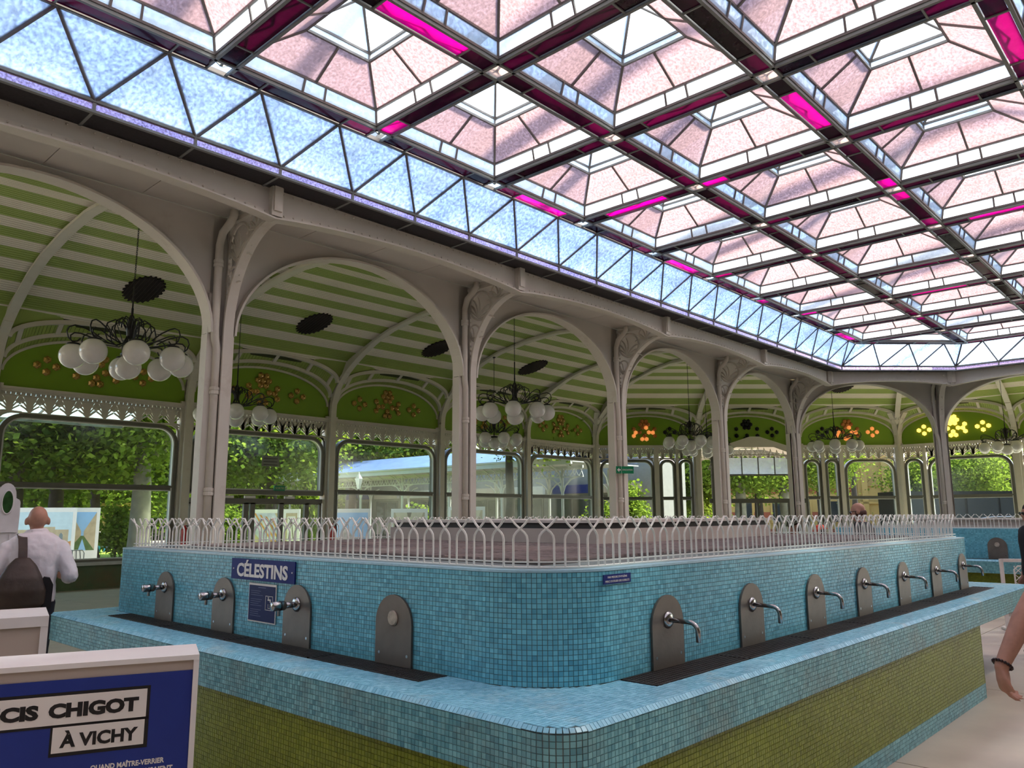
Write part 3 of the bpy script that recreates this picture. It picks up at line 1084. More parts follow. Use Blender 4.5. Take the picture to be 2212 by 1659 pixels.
def frieze_mesh(w, z0=4.10, z1=4.50, drop=0.42):
    """pierced fan frieze with drooping corner brackets, width w, centred"""
    b = MB()
    n = max(1, round(w / 0.42))
    p = w / n
    yy = 0.05
    def bar2(pts, t=0.022):
        b.sweep([(x, yy, z) for x, z in pts], 0.035, t, (0, 1, 0))
    h = z1 - z0
    for k in range(n):
        c = -w / 2 + p * (k + 0.5)
        bar2([(c, z0), (c, z1)], 0.034)
        for s in (-1, 1):
            for f, e in ((0.20, 1.0), (0.40, 0.97), (0.60, 0.86), (0.80, 0.66), (0.95, 0.40)):
                bar2([(c, z0), (c + s * p * 0.5 * f * 0.40, z0 + h * e * 0.5), (c + s * p * 0.5 * f * 0.8, z0 + h * e * 0.82), (c + s * p * 0.5 * f, z0 + h * e)], 0.034)
            bar2(arcpts(c + s * p / 2, z0, p / 2, h * 0.98, PI / 2, PI if s > 0 else 0, 6), 0.04)
            x = c + s * p / 2
            for f, e in ((0.0, 0.55), (0.22, 0.5), (0.42, 0.40)):
                bar2([(x, z1), (x - s * p * 0.5 * f * 0.5, z1 - h * e * 0.5), (x - s * p * 0.5 * f, z1 - h * e)], 0.032)
        for m in range(4):
            x = c - p / 2 + p * (m + 0.5) / 4
            b.box(x - 0.04, x + 0.04, yy - 0.02, yy + 0.02, z1, z1 + 0.05)
    b.box(-w / 2, w / 2, 0.0, 0.09, z1 - 0.035, z1 - 0.01)
    b.box(-w / 2, w / 2, 0.0, 0.09, z0 - 0.03, z0)
    for s in (-1, 1):
        x0 = s * w / 2
        for i in range(6):
            a = i / 5
            bar2([(x0, z0 - drop * a), (x0 - s * 0.10 * (1 - a), z0 - drop * a * 0.5 + 0.02), (x0 - s * (0.10 + drop * (1 - a)) * 0.9, z0)], 0.03)
    return b.mesh('frieze', CREAM)


def window_frame_mesh(w, z0, z1, r, fw=0.075, inner=False):
    """frame with rounded upper corners, width w centred at 0"""
    def outline(k):
        a, zt, zb, rr = w / 2 - k, z1 - k, z0 + k, max(0.04, r - k)
        pts = [(-a, zb), (-a, zt - rr)] + arcpts(-a + rr, zt - rr, rr, rr, PI, PI / 2, 8)[1:] + arcpts(a - rr, zt - rr, rr, rr, PI / 2, 0, 8) + [(a, zb), (-a, zb)]
        return pts
    b = MB()
    if inner:
        b.ribbon(outline(fw + 0.03), outline(fw), lambda x, z, t: (x, t, z), -0.055, 0.02)
        return b.mesh('inner_edge', FRAME_L)
    b.ribbon(outline(fw), outline(-0.02), lambda x, z, t: (x, t, z), -0.04, 0.16)
    return b.mesh('window_frame', FRAME)


def pane_mesh(w, z0, z1, r, k=0.06):
    a, zt, zb, rr = w / 2 - k, z1 - k, z0 + k, max(0.03, r - k)
    pts = [(-a, zb)] + ([(-a, zt)] if r < 0.05 else arcpts(-a + rr, zt - rr, rr, rr, PI, PI / 2, 8)) + ([(a, zt)] if r < 0.05 else arcpts(a - rr, zt - rr, rr, rr, PI / 2, 0, 8)) + [(a, zb)]
    return MB().prism(pts, lambda x, z, t: (x, t, z), 0.05, 0.056).mesh('pane', PANE_WIN)


WN = [nwin + 1]
_wc = {}


def window(run, u, w, z0, z1, r, zt, label, lat=True):
    key = (round(w, 2), z0, z1, r, zt)
    if key not in _wc:
        t = MB().box(-w / 2 + 0.02, w / 2 - 0.02, -0.03, 0.12, zt - 0.06, zt + 0.06).box(-w / 2 + 0.02, w / 2 - 0.02, -0.06, -0.03, zt + 0.0, zt + 0.05).mesh('transom', FRAME)
        e = MB().box(-w / 2 + 0.08, w / 2 - 0.08, -0.04, 0.02, zt - 0.085, zt - 0.06).mesh('transom_edge', FRAME_L)
        _wc[key] = [('window_frame', window_frame_mesh(w, z0, z1, r)), ('inner_edge', window_frame_mesh(w, z0, z1, r, inner=True)), ('transom', t), ('transom_edge', e), ('pane', pane_mesh(w, zt, z1, r)), ('pane', pane_mesh(w, z0, zt, 0.0))]
    WN[0] += 1
    root = thing('window_%d' % WN[0], label, 'window', kind='structure', mw=frame(run) @ Matrix.Translation((u, HALL + 0.02, 0)))
    for n, me in _wc[key]:
        ob(n, me, root)
    return root


def tymp_mesh(w):
    pts = [(-w / 2, ZC)] + arcpts(0, 5.0, w / 2 - 0.02, 1.30, PI, 0, 24) + [(w / 2, ZC)]
    return MB().prism(pts, lambda x, z, t: (x, t, z), 0.0, 0.06).mesh('tympanum', GREEN_W)


def lun(w, name):
    """the three concentric lunette arches and the boards between them; e = distance in from the wall"""
    a = w / 2
    def curve(ax, z0, h, e0, e1, n=28):
        return [(ax * math.cos(PI - PI * i / n), -(e0 + (e1 - e0) * math.sin(PI * i / n)), z0 + h * math.sin(PI * i / n)) for i in range(n + 1)]
    A = curve(a - 0.02, 5.72, 0.56, 0.46, 0.66)
    B = curve(a - 0.04, 5.30, 0.76, 0.12, 0.34)
    Cc = curve(a - 0.06, 5.02, 0.92, 0.01, 0.03)
    if name == 'arch':
        b = MB()
        b.sweep(A, 0.12, 0.10, (0, 1, 0))
        b.sweep([(x, y + 0.02, z + 0.075) for x, y, z in A], 0.05, 0.05, (0, 1, 0))
        b.sweep(B, 0.10, 0.09, (0, 1, 0))
        b.sweep(Cc, 0.05, 0.06, (0, 1, 0))
        for k in (4, 9, 14, 19, 24):
            b.bar(A[k], B[k], 0.10, 0.06, up=(0, 1, 0.3))
        return b.mesh('lunette_arch', CREAM)
    b = MB()
    n = 66
    A2, B2_, C2_ = [curve(*q, n=n) for q in ((a - 0.02, 5.72, 0.58, 0.46, 0.66), (a - 0.04, 5.30, 0.78, 0.12, 0.34), (a - 0.06, 5.02, 0.94, 0.0, 0.0))]
    for P, Q in ((A2, B2_), (B2_, C2_)):
        for k in range(n):
            v = [Vector(P[k]).lerp(Vector(P[k + 1]), 0.06), Vector(P[k]).lerp(Vector(P[k + 1]), 0.94), Vector(Q[k]).lerp(Vector(Q[k + 1]), 0.94), Vector(Q[k]).lerp(Vector(Q[k + 1]), 0.06)]
            up = Vector((0, 0.012, 0.02))
            b.add(v + [p + up for p in v], [(0, 1, 2, 3), (7, 6, 5, 4), (0, 4, 5, 1), (1, 5, 6, 2), (2, 6, 7, 3), (3, 7, 4, 0)])
        for k in range(n):
            up = Vector((0, 0.014, 0.024))
            b.add([Vector(P[k]) + up, Vector(P[k + 1]) + up, Vector(Q[k + 1]) + up, Vector(Q[k]) + up], [(0, 1, 2, 3)])
    A3 = curve(a + 0.06, 5.72, 0.60, 0.44, 0.66, n=n)
    for k in range(n):
        q = [Vector(A3[k]), Vector(A3[k + 1])]
        t = [Vector((v.x, -0.80, 6.345)) for v in q]
        b.add([q[0], q[1], t[1], t[0]], [(0, 1, 2, 3)])
    return b.mesh('lunette_boards', GREEN_P)


HEXP = [(0, 5.57)] + [(0.178 * math.cos(PI / 6 + PI / 3 * k + PI / 6), 5.57 + 0.165 * math.sin(PI / 6 + PI / 3 * k + PI / 6)) for k in range(6)]
HEXP += [(s * x, z) for s in (-1, 1) for x, z in ((0.455, 5.375), (0.375, 5.218), (0.20, 5.23), (0.46, 5.073))]
HEXP += [(0, 5.086), (-0.095, 4.935), (0.095, 4.935)]
SIDE = [(0, 0.15), (-0.205, 0), (0.205, 0), (0, -0.147)]


def hex_mesh(m):
    b = MB()
    r = 0.094
    ringv = lambda rr, y: [(rr * math.sin(PI / 3 * k), y, rr * math.cos(PI / 3 * k)) for k in range(6)]
    v = ringv(r, 0.0) + ringv(r, -0.03) + ringv(r * 0.55, -0.065) + ringv(r * 0.28, -0.07) + ringv(r * 0.20, -0.045)
    f = []
    for i in range(4):
        for k in range(6):
            f.append((i * 6 + k, i * 6 + (k + 1) % 6, i * 6 + 6 + (k + 1) % 6, i * 6 + 6 + k))
    f.append(tuple(range(24, 30)))
    return b.add(v, f).mesh('glass_hexagon', m)


GOLD = mat('gold_glass', (0.55, 0.33, 0.075), 0.25, metal=0.35, var=0.25, scale=16, coat=0.4)
COPPER = mat('amber_glass', (0.60, 0.22, 0.06), 0.25, metal=0.25, var=0.4, scale=9, coat=0.4)
DARKHEX = mat('unlit_glass', (0.012, 0.011, 0.014), 0.3, var=0.2)


def sun_glow_mat(name, c, s):  # emission stands in for sunlight shining through the glass, no lamp behind
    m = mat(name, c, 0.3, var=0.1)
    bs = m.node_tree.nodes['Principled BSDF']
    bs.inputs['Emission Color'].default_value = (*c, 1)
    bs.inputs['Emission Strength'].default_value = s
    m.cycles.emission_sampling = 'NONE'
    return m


LITH = sun_glow_mat('sun_glow_amber_glass', (1.0, 0.56, 0.10), 0.62)
LITC = sun_glow_mat('sun_glow_copper_glass', (0.85, 0.30, 0.08), 0.2)
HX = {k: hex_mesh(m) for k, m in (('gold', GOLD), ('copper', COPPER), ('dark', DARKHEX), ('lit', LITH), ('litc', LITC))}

_parts = {}
for w in (BAY, HALL * T22, 4.457):
    w2 = w - 0.18
    _parts[round(w, 3)] = (tymp_mesh(w2), lun(w2, 'arch'), lun(w2, 'boards'))
_corn = {round(w, 3): MB().box(-w / 2, w / 2, -0.07, 0.10, ZF, ZF + 0.05).box(-w / 2, w / 2, -0.11, 0.10, ZF + 0.05, ZC).box(-w / 2, w / 2, 0.06, 0.12, ZC, 6.6).mesh('cornice', CREAM) for w in (BAY, HALL * T22, 4.457)}
_plin = {round(w, 3): MB().box(-w / 2, w / 2, 0.0, 0.2, 0, ZS - 0.04).mesh('plinth', mat('plinth_green', (0.075, 0.115, 0.05), 0.5, stain=((0.16, 0.09, 0.04), 1.0, 0.5, 0.5))) for w in (BAY, HALL * T22, 4.457)}
_sill = {round(w, 3): MB().box(-w / 2, w / 2, -0.10, 0.2, ZS - 0.06, ZS + 0.02).mesh('sill', mat('sill_stone', (0.45, 0.47, 0.45), 0.5)) for w in (BAY, HALL * T22, 4.457)}
_fr = {}


def frieze(w):
    w = round(w, 2)
    if w not in _fr:
        _fr[w] = frieze_mesh(w)
    return _fr[w]


def bay_wall(run, u0, u1, hexkind, door=False, cx=0.0):
    w = u1 - u0
    k = round(w, 3)
    u = (u0 + u1) / 2
    r = WALLS[run]
    ty, la, lb = _parts[k]
    ob('tympanum', ty, r, (u, 0, 0))
    ob('lunette_arch', la, r, (u, 0, 0))
    ob('lunette_boards', lb, r, (u, 0, 0))
    ob('cornice', _corn[k], r, (u, 0, 0))
    if not door:
        ob('plinth', _plin[k], r, (u, 0, 0))
        ob('sill', _sill[k], r, (u, 0, 0))
    for q, (x, z) in enumerate(HEXP):
        if hexkind[0] == 'dark' and 7 <= q < 15:
            if q not in (7, 11, 10, 14):
                continue
        hk = hexkind[0]
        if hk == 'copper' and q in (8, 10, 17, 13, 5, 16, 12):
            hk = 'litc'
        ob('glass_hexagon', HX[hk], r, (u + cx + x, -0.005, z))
    for s, hk in ((-1, hexkind[1]), (1, hexkind[2])):
        for x, z in SIDE:
            ob('glass_hexagon', HX[hk], r, (u + cx + s * 1.115 + x, -0.005, 5.232 + z))


G3 = ('gold', 'gold', 'gold')
A_edges = [HALL * T22, 0] + [-BAY * k for k in range(1, 7)]
WL = ['wide window at the corner end of the left wall', 'wide window of the left wall showing the white gallery, left of the corner one', 'wide window of the left wall between column two and three', 'wide window showing gallery roof and poster boards, fourth from the corner', None, 'large window at far left with tree trunks and park bench outside', 'large window of the left wall beyond the picture edge']
for k in range(7):
    u1 = A_edges[k]
    u0 = A_edges[k + 1] if k < 6 else A_edges[k] - BAY
    if k == 6:
        break
    door = (k == 3)
    bay_wall('A', u0, u1, G3, door, cx=-0.08)
    w = (u1 - u0) - 0.44
    ob('frieze', frieze(u1 - u0 - 0.36), WALLS['A'], ((u0 + u1) / 2, 0, 0))
    if not door:
        window('A', (u0 + u1) / 2, w, ZS, ZW, 0.48, 2.44, ['wide window of the left wall next to the canted corner', 'wide window of the left wall showing the white gallery canopy', 'wide window of the left wall with blue poster board and lamp post outside', '', 'large window at far left with tree trunks and park bench outside', 'large window of the left wall beyond the left picture edge'][k])

# entrance bay with sliding doors (between the first and second visible pilasters)
uD0, uD1 = A_edges[4], A_edges[3]
uD = (uD0 + uD1) / 2
wD = uD1 - uD0 - 0.44
root = thing('window_%d' % (WN[0] + 1), 'round cornered fanlight window above the glass entrance doors', 'window', kind='structure', mw=frame('A') @ Matrix.Translation((uD, HALL + 0.02, 0)))
WN[0] += 1
ob('window_frame', window_frame_mesh(wD, 2.36, ZW, 0.48), root)
ob('inner_edge', window_frame_mesh(wD, 2.36, ZW, 0.48, inner=True), root)
ob('pane', pane_mesh(wD, 2.36, ZW, 0.48), root)
door = thing('door_1', 'grey framed sliding glass entrance doors under the fanlight window', 'door', kind='structure', mw=frame('A') @ Matrix.Translation((uD, HALL + 0.02, 0)))
b = MB().box(-wD / 2, wD / 2, -0.06, 0.14, 2.30, 2.42).box(-wD / 2, wD / 2, -0.04, 0.10, 2.08, 2.20)
ob('header', b.mesh('header', FRAME), door)
leaves = [-2.02, -1.25, -0.42, -0.22, 0.68, 1.52, 2.02]
for a, c in zip(leaves[:-1], leaves[1:]):
    lf = MB()
    lf.box(a, a + 0.07, -0.03, 0.06, 0, 2.12).box(c - 0.07, c, -0.03, 0.06, 0, 2.12).box(a, c, -0.03, 0.06, 2.04, 2.12).box(a, c, -0.03, 0.06, 0, 0.14)
    d = ob('door_leaf', lf.mesh('door_leaf', FRAME), door)
    ob('pane', MB().box(a + 0.06, c - 0.06, 0.01, 0.016, 0.12, 2.06).mesh('pane', PANE_WIN), d)
for x in (-1.0, -0.35, 0.9):
    ob('sensor_box', MB().box(x - 0.16, x + 0.16, -0.10, -0.03, 2.20, 2.27).mesh('sensor_box', WHITE_B), door)
for x, lab in ((-1.55, 'small green exit sign over the entrance doors, left of the two'), (0.55, 'small green exit sign over the entrance doors, right of the two')):
    sg = thing('exit_sign', lab, 'sign', group='exit signs over the doors', mw=frame('A') @ Matrix.Translation((uD + x, HALL - 0.06, 2.42)))
    ob('panel', MB().box(-0.17, 0.17, -0.02, 0.02, 0, 0.15).mesh('panel', SIGN_G), sg)
    ob('lettering', text_mesh('SORTIE', 0.085, mat('sign_pale', (0.5, 0.62, 0.3), 0.5), 0.001), sg, (0, -0.024, 0.075))
nt_ = thing('notice_plate', 'pale notice sheet stuck on the fanlight window above the doors', 'notice', mw=frame('A') @ Matrix.Translation((uD + 0.25, HALL - 0.03, 3.25)))
ob('sheet', MB().box(-0.27, 0.27, 0, 0.006, -0.14, 0.16).mesh('sheet', mat('notice_grey', (0.25, 0.26, 0.22), 0.6)), nt_)
b = MB()
for q in range(3):
    b.box(-0.22, 0.22, -0.002, 0, 0.08 - q * 0.09, 0.095 - q * 0.09)
ob('print_lines', b.mesh('print_lines', INK), nt_)

# ---- canted corner wall: windows of different widths, porch in the middle
bw = 4.457
e = [-HALL * T22 + bw * k for k in range(4)]
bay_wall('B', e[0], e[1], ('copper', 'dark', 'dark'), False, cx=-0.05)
bay_wall('B', e[1], e[2], ('dark', 'dark', 'dark'), True)
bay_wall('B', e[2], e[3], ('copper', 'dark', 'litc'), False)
ZB2 = 3.95
def mull(run, u, w=0.16):
    ob('mullion_post', MB().box(-w / 2, w / 2, -0.08, 0.16, 0, ZF).mesh('mullion_post', CREAM), WALLS[run], (u, 0, 0))
def sub(run, ua, ub, label, r=0.40):
    w = ub - ua
    ob('frieze', frieze(w), WALLS[run], ((ua + ub) / 2, 0, 0))
    window(run, (ua + ub) / 2, w - 0.06, ZS, ZW - 0.02, min(r, w / 2 - 0.06), 2.40, label)
sub('B', e[0] + 0.2, e[0] + 2.55, 'wide arched window left in the canted corner, behind the evacuation sign')
mull('B', e[0] + 2.66, 0.2)
sub('B', e[0] + 2.78, e[0] + 3.50, 'narrow arched window in the canted corner, left of a pair', 0.34)
mull('B', e[0] + 3.56, 0.10)
sub('B', e[0] + 3.62, e[0] + 4.25, 'narrow arched window in the canted corner, right of a pair', 0.30)
sub('B', e[2] + 0.18, e[2] + 0.95, 'narrow arched window right of the glazed porch', 0.36)
mull('B', e[2] + 1.03, 0.14)
sub('B', e[2] + 1.12, e[2] + 1.75, 'narrow arched window with sunlit leaves behind, right of the porch', 0.30)
mull('B', e[2] + 1.85, 0.18)
sub('B', e[2] + 1.96, e[2] + 4.25, 'wide arched window with the yellow stone building behind', 0.55)

# porch in the middle bay: basket arch head, doors and fanlight
um, wm = (e[1] + e[2]) / 2, bw - 0.4
pr_ = thing('porch', 'glazed entrance porch with curved head and pierced brackets in the canted corner', 'porch', kind='structure', mw=frame('B') @ Matrix.Translation((um, HALL, 0)))
b = MB()
hd = [(-wm / 2, 4.35), (-0.2, 4.95), (0.2, 4.95), (wm / 2, 4.35)]
ins = [(-wm / 2, 4.05), (-0.8, 4.50), (0.8, 4.50), (wm / 2, 4.05)]
b.ribbon(ins, hd, lambda x, z, t: (x, t, z), -0.95, -0.85)
ob('gable_beam', b.mesh('gable_beam', CREAM), pr_)
b = MB()
b.add([(-wm / 2, -0.9, 4.2), (0, -0.9, 4.72), (0, 0.1, 4.60), (-wm / 2, 0.1, 4.2)], [(0, 1, 2, 3)])
b.add([(wm / 2, -0.9, 4.2), (0, -0.9, 4.72), (0, 0.1, 4.60), (wm / 2, 0.1, 4.2)], [(3, 2, 1, 0)])
ob('porch_soffit', b.mesh('porch_soffit', CREAM2), pr_)
b = MB()
for q in range(15):
    x = -wm / 2 + 0.15 + q * (wm - 0.3) / 14
    z = 4.10 + 0.42 * (1 - abs(x) / (wm / 2)) ** 0.8
    for s in (-1, 1):
        b.sweep([(x, -0.9, z - 0.28), (x + s * 0.10, -0.9, z - 0.12), (x + s * 0.13, -0.9, z)], 0.03, 0.022, (0, 1, 0))
pts = [(x, -0.9, 3.55 + 0.62 * math.sqrt(max(0, 1 - (x / (wm / 2)) ** 4))) for x in np.linspace(-wm / 2, wm / 2, 25)]
b.sweep(pts, 0.06, 0.05, (0, 1, 0))
ob('pierced_frieze', b.mesh('pierced_frieze', CREAM), pr_)
b = MB()
for x in (-wm / 2 + 0.12, wm / 2 - 0.55):
    b.box(x, x + 0.16, -0.98, -0.82, 0, 4.1)
b.box(-wm / 2, wm / 2, -0.96, -0.88, 2.16, 2.34)
for x in (-1.5, -0.75, 0, 0.75, 1.3):
    b.box(x - 0.05, x + 0.05, -0.95, -0.88, 0, 2.2)
b.box(-wm / 2 + 0.1, wm / 2 - 0.4, -0.94, -0.90, 3.30, 3.36)
for x in (-1.3, -0.6, 0.1, 0.8):
    b.box(x - 0.02, x + 0.02, -0.93, -0.90, 3.34, 4.1)
ob('porch_frame', b.mesh('porch_frame', FRAME), pr_)
ob('pane', MB().box(-wm / 2 + 0.2, wm / 2 - 0.45, -0.915, -0.909, 0.05, 3.3).mesh('pane', PANE_WIN), pr_)
ob('fanlight_pane', MB().box(-wm / 2 + 0.3, wm / 2 - 0.55, -0.915, -0.909, 3.36, 4.05).mesh('fanlight_pane', pane_mat('fanlight', (0.8, 0.88, 0.95), 0.55)), pr_)
ob('frieze', frieze(wm), WALLS['B'], (um, 0.3, 0))

# ---- far end wall
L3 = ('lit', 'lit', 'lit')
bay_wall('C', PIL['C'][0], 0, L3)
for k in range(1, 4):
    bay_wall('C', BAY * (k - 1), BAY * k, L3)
c0 = PIL['C'][0]
sub('C', c0 + 0.18, c0 + 0.95, 'narrow arched window at the start of the far end wall', 0.36)
mull('C', c0 + 1.02, 0.12)
sub('C', c0 + 1.10, c0 + 4.25, 'wide window of the far end wall left of the right picture edge', 0.5)
for k in range(1, 4):
    ob('frieze', frieze(BAY - 0.36), WALLS['C'], (BAY * (k - 0.5), 0, 0))
    window('C', BAY * (k - 0.5), BAY - 0.44, ZS, ZW, 0.48, 2.44, 'wide window of the far end wall, %s beyond the right picture edge' % ORD[k - 1])
# ================================================================ tiled fountains
TP = 0.0245      # tile pitch


def rpath(x0, y0, x1, y1, r, rf=0.10, step=TP):
    """walk the two visible sides of a rounded rectangle: from (x0,y1) along the left face to the near corner and on along the near face to (x1,y0).
    returns tile centres, tangents, outward normals"""
    C, Tn, N = [], [], []
    def line(a, b, n):
        a, b = np.array(a), np.array(b)
        L = np.linalg.norm(b - a)
        m = max(1, int(L / step))
        t = (b - a) / L
        for i in range(m):
            C.append(a + (b - a) * (i + 0.5) / m)
            Tn.append(t)
            N.append(np.array(n))
    def arc(c, rr, a0, a1):
        m = max(1, int(abs(a1 - a0) * rr / step))
        for i in range(m):
            a = a0 + (a1 - a0) * (i + 0.5) / m
            n = np.array((math.cos(a), math.sin(a)))
            C.append(np.array(c) + n * rr)
            N.append(n)
            Tn.append(np.array((-n[1], n[0])))
    arc((x0 + rf, y1 - rf), rf, PI * 0.75, PI)
    line((x0, y1 - rf), (x0, y0 + r), (-1.0, 0.0))
    arc((x0 + r, y0 + r), r, PI, 1.5 * PI)
    line((x0 + r, y0), (x1 - rf, y0), (0.0, -1.0))
    arc((x1 - rf, y0 + rf), rf, 1.5 * PI, 1.75 * PI)
    return np.array(C), np.array(Tn), np.array(N)


def outline(x0, y0, x1, y1, r, rf=0.10, k=0.0):
    x0, y0, x1, y1 = x0 + k, y0 + k, x1 - k, y1 - k
    r, rf = max(0.02, r - k), max(0.02, rf - k)
    p = arcpts(x0 + r, y0 + r, r, r, PI, 1.5 * PI, 14)
    p += arcpts(x1 - rf, y0 + rf, rf, rf, 1.5 * PI, 2 * PI, 5)
    p += arcpts(x1 - rf, y1 - rf, rf, rf, 0, PI / 2, 5)
    p += arcpts(x0 + rf, y1 - rf, rf, rf, PI / 2, PI, 5)
    return p


class Tiles:
    """collects flat tiles (centre, axis u, axis v, normal, half sizes, value)"""
    def __init__(s):
        s.rows = []

    def wall(s, C, Tn, N, z0, z1, jit=0.0006):
        nr = max(1, int(round((z1 - z0) / TP)))
        h = (z1 - z0) / nr
        rs = np.random.RandomState(int(z0 * 1000) + len(C))
        for i in range(nr):
            z = z0 + (i + 0.5) * h
            n = len(C)
            c = np.column_stack([C, np.full(n, z)])
            u = np.column_stack([Tn, np.zeros(n)])
            w = np.column_stack([N, np.zeros(n)])
            v = np.tile((0.0, 0.0, 1.0), (n, 1))
            s.rows.append((c, u, v, w, np.full(n, TP * 0.455), np.full(n, h * 0.455), rs.beta(2, 2, n)))

    def flat(s, c, ang):
        n = len(c)
        u = np.tile((math.cos(ang), math.sin(ang), 0.0), (n, 1))
        v = np.tile((-math.sin(ang), math.cos(ang), 0.0), (n, 1))
        w = np.tile((0.0, 0.0, 1.0), (n, 1))
        rs = np.random.RandomState(n)
        s.rows.append((c, u, v, w, np.full(n, TP * 0.46), np.full(n, TP * 0.46), rs.beta(2, 2, n)))

    def get(s):
        return [np.concatenate([r[k] for r in s.rows]) for k in range(7)]


def tile_field(name, T, idx, m, parent, t=0.0032, tilt=0.02):
    c, u, v, w, hu, hv, rv = [a[idx] for a in T]
    n = len(c)
    rs = np.random.RandomState(n)
    P = []
    for tt, k in ((0.0, 1.0), (t, 0.97)):
        for i, j in ((-1, -1), (1, -1), (1, 1), (-1, 1)):
            P.append(c + u * (hu * i * k)[:, None] + v * (hv * j * k)[:, None] + w * tt)
    lift = (rs.rand(n) - 0.5) * 0.0012
    for q in range(4, 8):
        P[q] = P[q] + w * lift[:, None] + w * ((rs.rand(n) - 0.5) * 0.0008)[:, None]
    V = np.stack(P, axis=1).reshape(-1, 3)
    F = np.array([(4, 5, 6, 7), (0, 1, 5, 4), (1, 2, 6, 5), (2, 3, 7, 6), (3, 0, 4, 7)])
    Fa = (F[None] + (np.arange(n) * 8)[:, None, None]).reshape(-1)
    me = bpy.data.meshes.new(name)
    me.vertices.add(len(V))
    me.vertices.foreach_set('co', V.astype(np.float32).ravel())
    nf = n * 5
    me.loops.add(nf * 4)
    me.loops.foreach_set('vertex_index', Fa.astype(np.int32))
    me.polygons.add(nf)
    me.polygons.foreach_set('loop_start', np.arange(0, nf * 4, 4, dtype=np.int32))
    me.polygons.foreach_set('loop_total', np.full(nf, 4, dtype=np.int32))
    at = me.attributes.new('rnd', 'FLOAT', 'FACE')
    at.data.foreach_set('value', np.repeat(rv, 5).astype(np.float32))
    me.materials.append(m)
    me.update(calc_edges=True)
    me.shade_flat()
    o = ob(name, me, parent)
    o['kind'] = 'stuff'
    return o


_one = {}


def single_tile(kind, m, q):
    if (kind, q) not in _one:
        h, t = TP * 0.455, 0.0032
        b = MB()
        v = [(i * h, j * h, 0) for i, j in ((-1, -1), (1, -1), (1, 1), (-1, 1))] + [(i * h * .97, j * h * .97, t) for i, j in ((-1, -1), (1, -1), (1, 1), (-1, 1))]
        b.add(v, [(4, 5, 6, 7), (0, 1, 5, 4), (1, 2, 6, 5), (2, 3, 7, 6), (3, 0, 4, 7)], (q + 0.5) / 8)
        _one[(kind, q)] = b.mesh('mosaic_tile', m)
    return _one[(kind, q)]


def picket_meshes():
    out = []
    for s in (-1, 1):
        pts = [(0, 0, 0), (0, 0, 0.135), (s * 0.004, 0, 0.155), (s * 0.016, 0, 0.172), (s * 0.034, 0, 0.187), (s * 0.052, 0, 0.203), (s * 0.066, 0, 0.216), (s * 0.076, 0, 0.228), (s * 0.094, 0, 0.245)]
        out.append(MB().tube(pts, 0.0062, 5).mesh('picket', WHITE_F))
    return out


PK = picket_meshes()


def fence(label, pts, closed=False, far=False):
    """pts: plan polyline on the wall top (z given); paired pickets with interlaced pointed tops"""
    root = thing('railing', label, 'railing')
    P = [Vector(p) for p in pts]
    rail = MB()
    rail.tube(P, 0.007, 5)
    rail.tube([p + Vector((0, 0, 0.028)) for p in P], 0.005, 4)
    ob('base_rail', rail.mesh('base_rail', WHITE_F), root)
    # walk
    pitch, gap = 0.132, 0.056
    acc = 0.0
    L = [0.0]
    for a, b in zip(P[:-1], P[1:]):
        L.append(L[-1] + (b - a).length)
    s = 0.05
    def at(s):
        for i in range(len(P) - 1):
            if L[i + 1] >= s:
                f = (s - L[i]) / (L[i + 1] - L[i])
                t = (P[i + 1] - P[i]).normalized()
                return P[i].lerp(P[i + 1], f), math.atan2(t.y, t.x)
        return P[-1], 0.0
    if far:
        joined = MB()
    while s < L[-1] - 0.1:
        for off, me in ((0.0, PK[0]), (gap, PK[1])):
            p, a = at(s + off)
            if far:
                mw = Matrix.Translation(p) @ Matrix.Rotation(a, 4, 'Z')
                joined.add([mw @ v.co for v in me.vertices], [tuple(q.vertices) for q in me.polygons])
            else:
                ob('picket', me, root, p, a)
        s += pitch
    if far:
        o = ob('picket_field', joined.mesh('picket_field', WHITE_F), root)
        o['kind'] = 'stuff'
    return root


ZBN, ZTP = 0.88, 1.42


def plate_mesh():
    b = MB()
    w, h = 0.155, 0.22
    pts = [(-w, 0.0), (-w, h)] + arcpts(0, h, w, w, PI, 0, 16)[1:-1] + [(w, h), (w, 0.0)]
    b.prism(pts, lambda x, z, t: (x, t, z), -0.014, -0.001)
    return b.mesh('tap_plate', STEEL)


_plate = plate_mesh()
_screw = MB().lathe([(0.009, 0), (0.008, 0.004), (0.002, 0.005)], 8, axis='y').mesh('screw', CHROME)
_flange = MB().lathe([(0.045, 0.0), (0.045, -0.006), (0.034, -0.016), (0.016, -0.018)], 18, axis='y').mesh('flange', CHROME, True)
b = MB()
b.tube([(0, -0.01, 0), (0, -0.085, 0)], 0.018, 14)
b.tube([(0, -0.085, 0), (0, -0.09, 0), (0, -0.17, 0), (0, -0.175, 0)], [0.026, 0.029, 0.029, 0.026], 16)
_push = b.mesh('push_tap', CHROME, True)
_noz = MB().tube([(0, -0.125, -0.02), (0, -0.125, -0.06)], 0.010, 10).mesh('nozzle', CHROME)
_ringc = MB().tube([(0, -0.118, 0), (0, -0.124, 0)], 0.0305, 16).mesh('joint_ring', INK)
pts = [(0, -0.01, 0), (0, -0.13, -0.002)] + [(0, -0.13 - 0.05 * math.sin(a), -0.052 + 0.05 * math.cos(a)) for a in np.linspace(0.15, PI / 2, 8)] + [(0, -0.18, -0.10)]
_spout = MB().tube(pts, 0.0125, 12).mesh('spout', CHROME, True)
_disc = MB().lathe([(0.042, 0.0), (0.042, -0.006), (0.036, -0.011), (0.0, -0.012)], 20, axis='y').mesh('cover_disc', mat('worn_disc', (0.42, 0.36, 0.29), 0.5, metal=0.5, var=0.3, scale=30))


